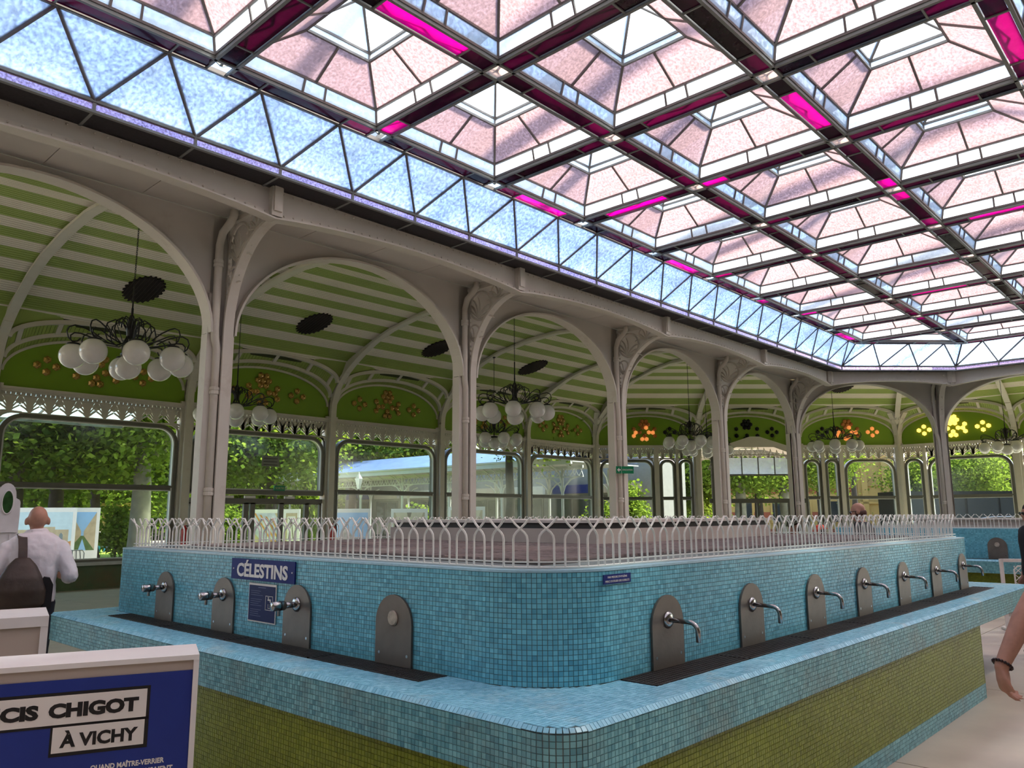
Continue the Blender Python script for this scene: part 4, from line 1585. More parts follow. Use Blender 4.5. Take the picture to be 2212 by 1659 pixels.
def tap(parent, x, y, rz, kind):
    p = ob('tap_plate', _plate, parent, (x, y, ZBN), rz)
    for sx in (-0.12, 0.12):
        ob('screw', _screw, p, (sx, -0.0145, 0.06))
    if kind == 'push':
        ob('flange', _flange, p, (0, -0.013, 0.255))
        ob('push_tap', _push, p, (0, -0.013, 0.255))
        ob('nozzle', _noz, p, (0, -0.013, 0.255))
        ob('joint_ring', _ringc, p, (0, -0.013, 0.255))
    elif kind == 'spout':
        ob('flange', _flange, p, (0, -0.013, 0.245))
        ob('spout', _spout, p, (0, -0.013, 0.245))
    else:
        ob('cover_disc', _disc, p, (0, -0.013, 0.25))
    return p


def grate(parent, x0, x1, y0, y1, z, long_x):
    """iron grating made of panels about a metre long"""
    L = (x1 - x0) if long_x else (y1 - y0)
    n = max(1, round(L))
    for k in range(n):
        a, c = k / n, (k + 1) / n
        if long_x:
            bx = (x0 + L * a + 0.004, x0 + L * c - 0.004, y0, y1)
        else:
            bx = (x0, x1, y0 + L * a + 0.004, y0 + L * c - 0.004)
        b = MB()
        t = 0.018
        b.box(bx[0], bx[1], bx[2], bx[2] + 0.010, z - t, z + 0.004).box(bx[0], bx[1], bx[3] - 0.010, bx[3], z - t, z + 0.004)
        b.box(bx[0], bx[0] + 0.010, bx[2], bx[3], z - t, z + 0.004).box(bx[1] - 0.010, bx[1], bx[2], bx[3], z - t, z + 0.004)
        if long_x:
            for q in range(int((bx[1] - bx[0]) / 0.020)):
                x = bx[0] + 0.02 * (q + 0.5)
                b.box(x - 0.003, x + 0.003, bx[2], bx[3], z - t, z)
            for q in range(int((bx[3] - bx[2]) / 0.028)):
                y = bx[2] + 0.028 * (q + 0.5)
                b.box(bx[0], bx[1], y - 0.004, y + 0.004, z - t, z + 0.002)
        else:
            for q in range(int((bx[3] - bx[2]) / 0.020)):
                y = bx[2] + 0.02 * (q + 0.5)
                b.box(bx[0], bx[1], y - 0.003, y + 0.003, z - t, z)
            for q in range(int((bx[1] - bx[0]) / 0.028)):
                x = bx[0] + 0.028 * (q + 0.5)
                b.box(x - 0.004, x + 0.004, bx[2], bx[3], z - t, z + 0.002)
        ob('grate_panel', b.mesh('grate_panel', GRATE), parent)


def fountain(label, wall, bench, base, rw, rb, near=True):
    root = thing('fountain', label, 'fountain')
    k = 0.004
    ob('wall_core', MB().prism(outline(*wall, rw, 0.10, k), lambda x, y, t: (x, y, t), ZBN - 0.02, ZTP - 0.006).mesh('wall_core', GROUT), root)
    ob('bench_core', MB().prism(outline(*bench, rb, 0.05, k), lambda x, y, t: (x, y, t), 0.655, ZBN - 0.026).prism(outline(*bench, rb, 0.05, 0.026), lambda x, y, t: (x, y, t), ZBN - 0.0265, ZBN - 0.0045).mesh('bench_core', GROUT), root)
    ob('base_core', MB().prism(outline(*base, rb, 0.03, k), lambda x, y, t: (x, y, t), 0, 0.656).mesh('base_core', GROUT_G), root)
    # wall coping: pale flat band inside the tile edge
    o1, o2 = outline(*wall, rw, 0.10, -0.002), outline(*wall, rw, 0.10, 0.16)
    m = len(o1)
    cp = MB()
    v = [(x, y, ZTP) for x, y in o1] + [(x, y, ZTP) for x, y in o2] + [(x, y, ZTP - 0.012) for x, y in o1]
    f = [(i, (i + 1) % m, m + (i + 1) % m, m + i) for i in range(m)] + [(2 * m + i, 2 * m + (i + 1) % m, (i + 1) % m, i) for i in range(m)]
    cp.add(v, f)
    ob('coping', cp.mesh('coping', mat('coping_tile', (0.36, 0.60, 0.70), 0.3, var=0.12, scale=30)), root)
    W_, A_, R_, G_, Bt, K_ = Tiles(), Tiles(), Tiles(), Tiles(), Tiles(), Tiles()
    C, Tn, N = rpath(*wall, rw)
    W_.wall(C - N * 0.004, Tn, N, ZBN, ZTP - 0.013)
    C, Tn, N = rpath(*bench, rb, 0.05)
    A_.wall(C - N * 0.004, Tn, N, 0.657, ZBN - 0.026)
    # rounded rim: one row tilted at 45 degrees
    nn = len(C)
    c = np.column_stack([C - N * 0.0085, np.full(nn, ZBN - 0.0135)])
    u = np.column_stack([Tn, np.zeros(nn)])
    w3 = np.column_stack([N, np.ones(nn)]) / math.sqrt(2)
    v3 = np.cross(w3, u)
    R_.rows.append((c, u, v3, w3, np.full(nn, TP * 0.455), np.full(nn, 0.0145), np.random.RandomState(3).beta(2, 2, nn)))
    C, Tn, N = rpath(*base, rb, 0.03)
    G_.wall(C - N * 0.004, Tn, N, 0.13, 0.655)
    K_.wall(C - N * 0.004, Tn, N, 0.0, 0.13)
    # bench top
    x0, y0, x1, y1 = bench
    wx, wy = wall[0], wall[1]
    gx = np.arange(x0 + 0.03, wx + rw, TP)
    gy = np.arange(y0 + 0.03, y1 - 0.02, TP)
    gx2 = np.arange(x0 + 0.03, x1 - 0.02, TP)
    gy2 = np.arange(y0 + 0.03, wy + rw, TP)
    pl = [np.array(np.meshgrid(gx, gy)).reshape(2, -1).T, np.array(np.meshgrid(gx2[gx2 >= gx[-1] + TP * 0.5], gy2)).reshape(2, -1).T]
    pl = np.concatenate(pl)
    keep = np.ones(len(pl), bool)
    ccx, ccy = x0 + rb, y0 + rb
    keep &= ~((pl[:, 0] < ccx) & (pl[:, 1] < ccy) & (np.hypot(pl[:, 0] - ccx, pl[:, 1] - ccy) > rb - 0.020))
    wcx, wcy = wx + rw, wy + rw
    inside = (pl[:, 0] > wx + 0.01) & (pl[:, 1] > wy + 0.01) & (pl[:, 1] < wall[3]) & (pl[:, 0] < wall[2]) & ~((pl[:, 0] < wcx) & (pl[:, 1] < wcy) & (np.hypot(pl[:, 0] - wcx, pl[:, 1] - wcy) > rw))
    keep &= ~inside
    keep &= ~((pl[:, 1] > wall[3]) & (pl[:, 0] > wx + 0.3)) & ~((pl[:, 0] > wall[2]) & (pl[:, 1] > wy + 0.3))
    gl, gr = (wx - 0.185, wx - 0.005, wy + 0.70, wall[3] - 0.36), (wx + 0.50, wall[2] + 0.04, wy - 0.215, wy - 0.005)
    for (a, b_, c_, d_) in (gl, gr):
        keep &= ~((pl[:, 0] > a) & (pl[:, 0] < b_) & (pl[:, 1] > c_) & (pl[:, 1] < d_))
    pl = pl[keep]
    Bt.flat(np.column_stack([pl, np.full(len(pl), ZBN - 0.004)]), 0.0)
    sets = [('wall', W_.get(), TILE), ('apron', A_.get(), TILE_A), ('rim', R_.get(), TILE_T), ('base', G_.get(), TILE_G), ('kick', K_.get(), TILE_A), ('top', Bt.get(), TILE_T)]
    picked = {n: np.zeros(0, int) for n, _, _ in sets}
    if near:
        # the three hundred tiles that show largest are pieces of their own
        allc = []
        eye = np.array((0, 0, EYE))
        for si, (n, T, m) in enumerate(sets):
            dv = eye - T[0]
            r = np.linalg.norm(dv, axis=1)
            sc = (dv * T[3]).sum(1) / r / r ** 2
            rel = T[0] - eye
            zz = rel @ np.array(_fw)
            px = 1106 + F_PX * (rel @ np.array(_rt)) / zz
            py = 829.5 - F_PX * (rel @ np.array(_up)) / zz
            sc[(px < 440) | (px > 2200) | (py > 1650)] = 0
            allc.append(np.column_stack([np.full(len(sc), si), np.arange(len(sc)), sc]))
        allc = np.concatenate(allc)
        top = allc[np.argsort(-allc[:, 2])[:300]]
        for si, (n, T, m) in enumerate(sets):
            ii = top[top[:, 0] == si][:, 1].astype(int)
            picked[n] = ii
            for q in ii:
                M = Matrix((T[1][q], T[2][q], T[3][q])).transposed().to_4x4()
                M.translation = T[0][q]
                o = ob('mosaic_tile', single_tile(n, m, int(T[6][q] * 7.99)), root, mw=M)
    for n, T, m in sets:
        idx = np.setdiff1d(np.arange(len(T[0])), picked[n])
        tile_field('mosaic_field', T, idx, m, root)
    grate(root, *gl, ZBN - 0.002, False)
    grate(root, *gr, ZBN - 0.002, True)
    return root


F1W, F1B, F1S = (2.83, 2.385, 10.02, 7.42), (2.40, 1.975, 10.80, 7.70), (2.425, 2.0, 8.60, 5.6)
f1 = fountain('large blue mosaic fountain block with tap plates and olive tiled base in the centre', F1W, F1B, F1S, 0.46, 0.17)
for y, kd in ((6.41, 'push'), (5.45, 'push'), (4.49, 'push'), (3.52, 'blank')):
    tap(f1, 2.83 - 0.001, y, -PI / 2, kd)
for x in (3.77, 4.75, 5.75, 6.72, 7.72, 8.72, 9.71):
    tap(f1, x, 2.385 - 0.001, 0, 'spout')
# ---- things on and around the fountains
zt = ZTP + 0.006
inx, iny = 2.83 + 0.085, 2.385 + 0.085
rr = 0.375
corner = [(inx + rr + rr * math.cos(a), iny + rr + rr * math.sin(a), zt) for a in np.linspace(PI, 1.5 * PI, 13)]
fence('white iron picket railing with interlaced pointed tops along the front of the fountain', [(inx, 7.32, zt)] + corner + [(9.93, iny, zt)])
fence('white iron railing along the rear of the fountain, behind the beige kerb', [(inx, 7.32, zt), (9.93, 7.32, zt), (9.93, iny, zt)], far=False)

mt = thing('roof_matting', 'brown ribbed mat covering the top of the fountain inside the railing', 'matting')
ob('slab', MB().box(3.30, 9.70, 2.86, 7.10, ZTP - 0.02, ZTP + 0.010).mesh('slab', mat('mat_slab', (0.09, 0.08, 0.075), 0.8)), mt)
b = MB()
for ix in range(8):
    for iy in range(5):
        x, y = 3.32 + ix * 0.80, 2.88 + iy * 0.845
        for q in range(14):
            if (ix + iy) % 2:
                b.box(x + q * 0.055, x + q * 0.055 + 0.022, y, y + 0.83, ZTP + 0.009, ZTP + 0.022)
            else:
                b.box(x, x + 0.78, y + q * 0.06, y + q * 0.06 + 0.024, ZTP + 0.009, ZTP + 0.022)
o = ob('ribs', b.mesh('ribs', MATTING), mt)
o['kind'] = 'stuff'
kb = thing('kerb_box', 'low beige box with dark slot and pale lid inside the fountain railing', 'box')
kx0, ky0, kx1, ky1, kz = 5.42, 4.08, 8.70, 6.85, ZTP + 0.022
BEIGE_K = mat('beige_render', (0.52, 0.46, 0.40), 0.7, var=0.05)
ob('side', MB().box(kx0, kx1, ky0, ky1, kz - 0.012, kz + 0.125).mesh('side', BEIGE_K), kb)
ob('dark_slot', MB().box(kx0 + 0.03, kx1 - 0.03, ky0 + 0.03, ky1 - 0.03, kz + 0.125, kz + 0.175).mesh('dark_slot', mat('slot_dark', (0.05, 0.045, 0.045), 0.6)), kb)
ob('lid', MB().box(kx0 - 0.02, kx1 + 0.02, ky0 - 0.02, ky1 + 0.02, kz + 0.175, kz + 0.20).mesh('lid', mat('lid_pale', (0.60, 0.55, 0.49), 0.5)), kb)

# enamel sign
sg = thing('name_sign', 'navy enamel sign with white capitals CÉLESTINS on the blue mosaic wall', 'sign', (2.83 - 0.004, 4.94, 1.325), -PI / 2)
ob('plate', MB().box(-0.41, 0.41, -0.008, 0, -0.070, 0.070).mesh('plate', NAVY), sg)
me = text_mesh('CÉLESTINS', 0.12, LETTER, 0.0012, bold=0.004)
x0, x1, z0, z1 = text_size(me)
me.transform(Matrix.Diagonal((0.66 / (x1 - x0), 1, 0.115 / (z1 - z0), 1)))
x0, x1, z0, z1 = text_size(me)
me.transform(Matrix.Translation((-(x0 + x1) / 2, 0, -(z0 + z1) / 2 + 0.006)))
ob('lettering', me, sg, (0, -0.0095, 0))
b = MB()
for sx in (-0.38, 0.38):
    b.lathe([(0.006, 0), (0.005, -0.003)], 8, (sx, -0.008, 0), axis='y')
ob('screws', b.mesh('screws', LETTER), sg)
# information poster
ps = thing('notice_poster', 'dark navy notice with small tap pictogram below the name sign', 'poster', (2.83 - 0.004, 4.925, 1.112), -PI / 2)
ob('border', MB().box(-0.176, 0.176, -0.004, 0, -0.126, 0.126).mesh('border', PAPER), ps)
ob('panel', MB().box(-0.168, 0.168, -0.006, -0.003, -0.118, 0.112).mesh('panel', NAVY_L), ps)
b = MB()
FAINT = mat('faint_print', (0.16, 0.19, 0.32), 0.5)
b.box(-0.05, 0.05, -0.0066, -0.0055, 0.098, 0.102)
for q in range(13):
    l = RND.uniform(0.10, 0.19)
    if q not in (3, 8):
        b.box(-0.145, -0.145 + l, -0.0066, -0.0055, 0.075 - q * 0.0135, 0.0775 - q * 0.0135)
ob('print_lines', b.mesh('print_lines', FAINT), ps)
b = MB()
fx, fz = 0.095, 0.005
b.box(fx - 0.045, fx + 0.045, -0.007, -0.0055, fz + 0.043, fz + 0.046).box(fx - 0.045, fx + 0.045, -0.007, -0.0055, fz - 0.046, fz - 0.043)
b.box(fx - 0.046, fx - 0.043, -0.007, -0.0055, fz - 0.046, fz + 0.046).box(fx + 0.043, fx + 0.046, -0.007, -0.0055, fz - 0.046, fz + 0.046)
b.box(fx - 0.018, fx + 0.012, -0.007, -0.0055, fz + 0.016, fz + 0.026).box(fx + 0.010, fx + 0.022, -0.007, -0.0055, fz + 0.006, fz + 0.026).box(fx - 0.012, fx - 0.006, -0.007, -0.0055, fz + 0.026, fz + 0.036).box(fx - 0.018, fx, -0.007, -0.0055, fz + 0.034, fz + 0.038)
for q in (-0.012, 0.014):
    b.box(fx + q, fx + q + 0.003, -0.007, -0.0055, fz - 0.034, fz - 0.006)
b.box(fx - 0.012, fx + 0.017, -0.007, -0.0055, fz - 0.034, fz - 0.031)
ob('tap_pictogram', b.mesh('tap_pictogram', PAPER), ps)
# hygiene plate
hp = thing('hygiene_plate', 'small navy plate with two white text lines right of the fountain corner', 'sign', (3.325, 2.385 - 0.004, 1.367), 0)
ob('plate', MB().box(-0.117, 0.117, -0.004, 0, -0.023, 0.023).mesh('plate', NAVY), hp)
for txt, z, w in (("PAR MESURE D'HYGIÈNE", 0.009, 0.165), ("MERCI D'UTILISER DES GOBELETS", -0.011, 0.205)):
    me = text_mesh(txt, 0.014, LETTER, 0.0004)
    x0, x1, _, _ = text_size(me)
    me.transform(Matrix.Diagonal((w / (x1 - x0), 1, 1, 1)))
    ob('lettering', me, hp, (0, -0.0046, z))

# evacuation sign on the third column
ev = thing('evacuation_sign', 'green evacuation sign with white arrow pointing left, on an arcade column', 'sign', (13.72, 9.55, 2.62), -math.radians(33))
ob('panel', MB().box(-0.195, 0.195, -0.012, 0.0, -0.075, 0.075).mesh('panel', SIGN_G), ev)
b = MB().prism([(-0.175, 0), (-0.13, 0.045), (-0.13, 0.014), (-0.095, 0.014), (-0.095, -0.014), (-0.13, -0.014), (-0.13, -0.045)], lambda x, z, t: (x, t, z), -0.0145, -0.011)
b.box(-0.078, -0.074, -0.0145, -0.011, -0.075, 0.075)
ob('arrow', b.mesh('arrow', LETTER), ev)
me = text_mesh('EVACUATION', 0.05, LETTER, 0.001)
x0, x1, _, _ = text_size(me)
me.transform(Matrix.Diagonal((0.22 / (x1 - x0), 1, 1, 1)))
ob('lettering', me, ev, (0.058, -0.0135, 0))
ob('bracket', MB().bar((0.0, 0, 0.0), (0.02, 0.13, 0.0), 0.03, 0.03).mesh('bracket', FRAME), ev)

# second fountain to the right
F2W, F2B, F2S = (16.4, 0.2, 22.6, 6.3), (15.9, -0.3, 23.1, 6.8), (16.3, 0.1, 22.7, 6.4)
f2 = fountain('second blue mosaic fountain block further back at the right', F2W, F2B, F2S, 0.30, 0.12, near=False)
tap(f2, 16.4 - 0.001, 3.42, -PI / 2, 'blank')
tap(f2, 16.4 - 0.001, 1.6, -PI / 2, 'blank')
tap(f2, 16.4 - 0.001, 5.3, -PI / 2, 'blank')
fence('white railing on the second fountain at the right', [(16.5, 6.2, zt), (16.5, 0.3, zt)])
ob2 = thing('kerb_box', 'pale grey block on top of the second fountain', 'box')
ob('side', MB().box(17.2, 18.6, 2.5, 5.0, ZTP, ZTP + 0.14).mesh('side', BEIGE_K), ob2)
ob('lid', MB().box(17.15, 18.65, 2.45, 5.05, ZTP + 0.14, ZTP + 0.17).mesh('lid', mat('lid_pale', (0.6, 0.55, 0.49), 0.5)), ob2)

# white lattice barrier behind the right end
gt = thing('lattice_barrier', 'white metal barrier with a diamond lattice panel behind the right end of the fountain', 'barrier', (13.55, 2.80, 0), -math.radians(62))
b = MB()
for x in (0.0, 1.25):
    b.bar((x, 0, 0), (x, 0, 1.02), 0.045, 0.045, up=(1, 0, 0))
    b.bar((x, -0.22, 0.02), (x, 0.22, 0.02), 0.05, 0.035)
b.bar((0, 0, 1.0), (1.25, 0, 1.0), 0.045, 0.045)
b.bar((0, 0, 0.18), (1.25, 0, 0.18), 0.04, 0.04)
ob('outer_frame', b.mesh('outer_frame', mat('barrier_white', (0.78, 0.75, 0.70), 0.4)), gt)
b = MB()
x0, x1, z0, z1 = 0.16, 1.10, 0.28, 0.92
b.tube([(x0, 0, z0), (x0, 0, z1 - 0.05), (x0 + 0.05, 0, z1), (x1 - 0.05, 0, z1), (x1, 0, z1 - 0.05), (x1, 0, z0)], 0.013, 6, closed=True)
n = 9
w, h = x1 - x0, z1 - z0
for q in range(-6, 10):
    for s in (1, -1):
        xs = x0 + q * w / n
        a = [xs, z0]
        c = [xs + h, z1]
        if a[0] < x0:
            a = [x0, z0 + (x0 - a[0])]
        if c[0] > x1:
            c = [x1, z1 - (c[0] - x1)]
        if a[1] < z1 and c[1] > z0 and c[0] > a[0] + 0.01:
            p, r = (a, c) if s == 1 else ([x0 + x1 - a[0], a[1]], [x0 + x1 - c[0], c[1]])
            b.bar((p[0], 0.004 * s, p[1]), (r[0], 0.004 * s, r[1]), 0.008, 0.012, up=(0, 1, 0))
ob('lattice_panel', b.mesh('lattice_panel', mat('barrier_white', (0.78, 0.75, 0.70), 0.4)), gt)
dr = thing('floor_drain', 'small dark square drain in the pale floor at right', 'drain', (7.55, 1.40, 0))
ob('frame', MB().box(-0.09, 0.09, -0.09, 0.09, 0, 0.004).mesh('frame', FRAME), dr)
b = MB()
for q in range(5):
    b.box(-0.07, 0.07, -0.065 + q * 0.03, -0.05 + q * 0.03, 0.003, 0.007)
ob('slots', b.mesh('slots', INK), dr)

# ================================================================ chandeliers
def chandelier_parts():
    P = []
    b = MB()
    b.tube([(0, 0, 0.56), (0, 0, 0.95)], 0.014, 6)
    b.tube([(0, 0, -0.16), (0, 0, 0.56)], 0.018, 8)
    b.lathe([(0.02, 0.05), (0.06, 0.10), (0.075, 0.22), (0.06, 0.36), (0.03, 0.44)], 12)
    b.lathe([(0.03, -0.17), (0.13, -0.19), (0.13, -0.215), (0.09, -0.22)], 16)
    P.append(('stem', b.mesh('stem', BLACK), None))
    b = MB()
    # one arm in the x-z plane: hairpin loop out and back, heart scroll near the hub, crook at the tip
    b.tube([(0.05, 0, 0.12), (0.10, 0, -0.02), (0.22, 0, -0.07), (0.5, 0, -0.02), (0.80, 0, 0.07), (0.90, 0, 0.07), (0.955, 0, 0.02), (0.95, 0, -0.06), (0.90, 0, -0.10)], 0.0125, 6)
    b.tube([(0.45, 0, 0.01), (0.62, 0, 0.12), (0.80, 0, 0.19), (0.90, 0, 0.205), (0.99, 0, 0.165), (1.02, 0, 0.08), (0.99, 0, -0.02), (0.92, 0, -0.085), (0.84, 0, -0.07), (0.80, 0, -0.02)], 0.0125, 6)
    b.tube([(0.05, 0, 0.18), (0.14, 0, 0.33), (0.27, 0, 0.38), (0.39, 0, 0.31), (0.43, 0, 0.16), (0.38, 0, 0.02), (0.26, 0, -0.05)], 0.0125, 6)
    b.tube([(0.04, 0, 0.30), (0.08, 0, 0.42), (0.16, 0, 0.44), (0.21, 0, 0.36), (0.20, 0, 0.28)], 0.0115, 6)
    b.tube([(0.40, 0, 0.28), (0.20, 0, -0.02)], 0.008, 5)
    b.lathe([(0.05, -0.10), (0.10, -0.115), (0.105, -0.14), (0.08, -0.145)], 14, (0.90, 0, 0))
    b.v = [(x * 0.867, y * 0.9, z * 0.9) for x, y, z in b.v]
    P.append(('arm', b.mesh('arm', BLACK), None))
    P.append(('globe', MB().sphere((0, 0, 0), 0.195, 24, 14).mesh('globe', GLOBE, True), None))
    return P


CHP = chandelier_parts()
_link = MB().tube([(0.011 * math.cos(2 * PI * k / 8), 0, 0.022 * math.sin(2 * PI * k / 8)) for k in range(8)], 0.0045, 4, closed=True).mesh('chain_link', BLACK)


def chandelier(p, ztop, label, ang=0.0, links=True, K=0.86):
    """p: plan position, globes' underside at z 3.86"""
    zc = 4.43
    root = thing('chandelier', label, 'chandelier', (p[0], p[1], zc), ang, 'globe chandeliers of the hall')
    ob('stem', CHP[0][1], root)
    for k in range(8):
        a = 2 * PI * k / 8 + 0.2
        arm = ob('arm', CHP[1][1], root, rz=a)
        ob('globe', CHP[2][1], arm, (0.78, 0, -0.30))
    ob('globe', CHP[2][1], root, (0, 0, -0.40))
    z = 0.95
    if links:
        b = MB()
        q = 0
        while zc + z < ztop:
            M = Matrix.Translation((0, 0, z + 0.02)) @ Matrix.Rotation(PI / 2 * (q % 2), 4, 'Z')
            b.add([M @ v.co for v in _link.vertices], [tuple(f.vertices) for f in _link.polygons])
            z += 0.036
            q += 1
        ob('chain', b.mesh('chain', BLACK), root)
    ob('ceiling_hook', MB().lathe([(0.02, 0), (0.05, 0.02), (0.05, 0.04)], 10, (0, 0, ztop - zc - 0.04)).mesh('ceiling_hook', BLACK), root)


def lamp(run, u, d, label, ang=0.0, onrib=True):
    M = frame(run)
    p = M @ Vector((u, d, 0))
    chandelier((p.x, p.y), (rib_z(d) - 0.02) if onrib else vault_z(d) + 0.03, label, ang)


r1, r2 = 2.96, 8.05
lamp('A', -4 * BAY, r1, 'largest chandelier of white globes, at left before the first column', 0.35)
lamp('A', -3 * BAY, r2, 'chandelier of white globes partly hidden behind the nearest column', 0.1)
lamp('A', -2 * BAY, r1, 'chandelier of white globes between second and third column, upper of two', 0.5)
lamp('A', -1 * BAY, r2, 'chandelier of white globes just below and left of another one, between second and third column', 0.2)
lamp('A', 0.95, 4.0, 'chandelier of white globes seen behind the fourth column, upper of two', 0.0, False)
lamp('B', -0.6, 6.9, 'chandelier of white globes behind the fourth column, lower of two', 0.3, False)
lamp('B', 3.55, 5.0, 'chandelier of white globes left of the right hand column', 0.15, False)
lamp('C', 0.15, 8.15, 'chandelier with dim globes at the right picture edge', 0.4, False)
# ================================================================ foreground boards at left
def pix(x, y, depth):
    d = (_fw * F_PX + _rt * (x - 1106) - _up * (y - 829.5)).normalized()
    return Vector((0, 0, EYE)) + d * (depth / d.dot(_fw))


OB = Vector((1.791, 3.688, 0))
tb = math.atan2(-0.387, 0.922)            # local +x points to the board's right edge
sb_ = thing('exhibition_board', 'low white exhibition plinth with royal blue panel reading CIS CHIGOT À VICHY, bottom left', 'display', OB, tb)
HT, DP, WD = 1.05, 0.33, 1.75
ob('top_slab', MB().box(-WD, 0.012, -0.012, DP, HT - 0.022, HT).mesh('top_slab', WHITE_B), sb_)
ob('side_panel', MB().box(-0.012, 0.012, -0.014, DP, 0, HT - 0.022).mesh('side_panel', WHITE_B), sb_)
ob('carcass', MB().box(-WD, -0.012, 0.0, DP, 0, HT - 0.022).mesh('carcass', BEIGE_B), sb_)
pn = ob('print_panel', MB().box(-WD + 0.02, -0.013, -0.006, 0.0, 0.05, 0.982).mesh('print_panel', ROYAL), sb_)
b = MB().box(-WD + 0.02, -0.187, -0.0075, -0.005, 0.786, 0.930).box(-0.572, -0.187, -0.0075, -0.005, 0.666, 0.800)
ob('black_border', b.mesh('black_border', INK), pn)
b = MB().box(-WD + 0.04, -0.200, -0.009, -0.007, 0.797, 0.917).box(-0.563, -0.203, -0.009, -0.007, 0.681, 0.786)
ob('white_caption', b.mesh('white_caption', PAPER), pn)


def put_text(txt, xr, zb, h, width, m, parent, bold=0.0, y=-0.0095):
    me = text_mesh(txt, h * 1.4, m, 0.0005, bold=bold)
    x0, x1, z0, z1 = text_size(me)
    cap = h
    me.transform(Matrix.Diagonal((width / (x1 - x0), 1, cap / (z1 - z0), 1)))
    x0, x1, z0, z1 = text_size(me)
    me.transform(Matrix.Translation((-x1, 0, -z0)))
    return ob('lettering', me, parent, (xr, y, zb))


put_text('CHIGOT', -0.232, 0.824, 0.062, 0.353, INK, pn, 0.005)
put_text('FRANCIS', -0.622, 0.824, 0.062, 0.385, INK, pn, 0.005)
put_text('À VICHY', -0.228, 0.700, 0.071, 0.305, INK, pn, 0.004)
put_text('QUAND MAÎTRE-VERRIER', -0.112, 0.588, 0.032, 0.295, PAPER, pn, 0.0015, -0.0075)
put_text('ARTISTES FAISAIENT', -0.075, 0.553, 0.025, 0.26, PAPER, pn, 0.0015, -0.0075)

a2 = math.atan2(5.40 - 5.459, 1.661 - 1.439)
bx = thing('beige_plinth', 'white topped beige display plinth standing behind the blue panel at left', 'display', (1.661, 5.40, 0), a2)
ob('top_slab', MB().box(-0.9, 0.02, -0.015, 0.53, 1.04, 1.10).mesh('top_slab', WHITE_B), bx)
ob('side_panel', MB().box(-0.02, 0.02, -0.012, 0.52, 0, 1.04).mesh('side_panel', WHITE_B), bx)
ob('front_panel', MB().box(-0.88, -0.02, 0.0, 0.50, 0, 1.04).mesh('front_panel', BEIGE_B), bx)

# white panel with rounded crest and oval green window at the left edge
p = pix(0, 1115, 7.9)
wp = thing('white_stand', 'white painted stand with rounded crest and green oval window at the left edge', 'stand', (p.x, p.y, 0), math.atan2(-p.x, p.y))
out = [(-0.50, 0), (0.105, 0), (0.115, 0.9), (0.135, 1.40), (0.140, 1.70), (0.137, 1.80)] + arcpts(0.118, 1.80, 0.020, 0.040, 0, PI / 2, 5) + [(0.104, 1.85)] + arcpts(0.035, 1.87, 0.068, 0.105, 0, PI, 10) + [(-0.035, 1.85), (-0.06, 1.80), (-0.5, 1.80)]
out = [(x * 1.2, 1.68 + (z - 1.68) * 1.2 if z > 0.5 else z) for x, z in out]
hole = [(0.045 + 0.042 * math.cos(t), 1.815 + 0.098 * math.sin(t)) for t in np.linspace(0, 2 * PI, 25)[:-1]]
hole = [(x * 1.2, 1.68 + (z - 1.68) * 1.2) for x, z in hole]
WP = mat('stand_white', (0.66, 0.66, 0.66), 0.5)
ob('panel', MB().prism(out, lambda x, z, t: (x, t, z), 0, 0.045).mesh('panel', WP), wp)
ob('oval_window', MB().prism(hole, lambda x, z, t: (x, t, z), -0.008, -0.001).mesh('oval_window', mat('oval_green_glass', (0.02, 0.075, 0.02), 0.08, var=0.5, scale=14, coat=1.0)), wp)
b = MB()
b.tube([(x, -0.006, z) for x, z in hole], 0.007, 5, closed=True)
b.box(-0.6, 0.155, -0.014, 0, 1.54, 1.575).box(0.095, 0.11, -0.012, 0, 0.2, 1.53)
ob('moulding', b.mesh('moulding', WP), wp)
# red extinguishers on two pilasters
RED = mat('red_enamel', (0.55, 0.02, 0.02), 0.3)
for u, lab in ((-3 * BAY, 'red fire extinguisher hung on the pilaster left of the entrance doors'), (-2 * BAY, 'red fire extinguisher hung on the pilaster right of the entrance doors')):
    ex = thing('fire_extinguisher', lab, 'extinguisher', group='fire extinguishers', mw=frame('A') @ Matrix.Translation((u + 0.0, HALL - 0.30, 0.95)))
    ob('cylinder', MB().lathe([(0.06, 0), (0.085, 0.02), (0.085, 0.40), (0.05, 0.47), (0.025, 0.49), (0.025, 0.53)], 14).mesh('cylinder', RED), ex)
    ob('hose', MB().tube([(0.02, 0, 0.52), (0.09, -0.02, 0.50), (0.12, -0.03, 0.35), (0.10, -0.03, 0.12)], 0.012, 6).mesh('hose', INK), ex)
    ob('wall_bracket', MB().box(-0.04, 0.04, 0.07, 0.12, 0.2, 0.36).mesh('wall_bracket', FRAME), ex)
# ================================================================ people
SKIN = mat('skin', (0.52, 0.30, 0.21), 0.5, var=0.10, scale=18, spec=0.3)
SKIN2 = mat('skin_tanned', (0.44, 0.235, 0.165), 0.5, var=0.12, scale=20, spec=0.3)


def remesh(o, vox, it=4):
    m = o.modifiers.new('remesh', 'REMESH')
    m.mode = 'VOXEL'
    m.voxel_size = vox
    m.use_smooth_shade = True
    s = o.modifiers.new('smooth', 'SMOOTH')
    s.iterations = it
    s.factor = 0.5
    return o


def blob(b, pts, rad, n=10):
    """tapered limb with rounded ends"""
    b.tube(pts, list(rad), n)
    b.sphere(pts[0], rad[0], n, 6)
    b.sphere(pts[-1], rad[-1], n, 6)
    for p, r in zip(pts[1:-1], rad[1:-1]):
        b.sphere(p, r, n, 6)


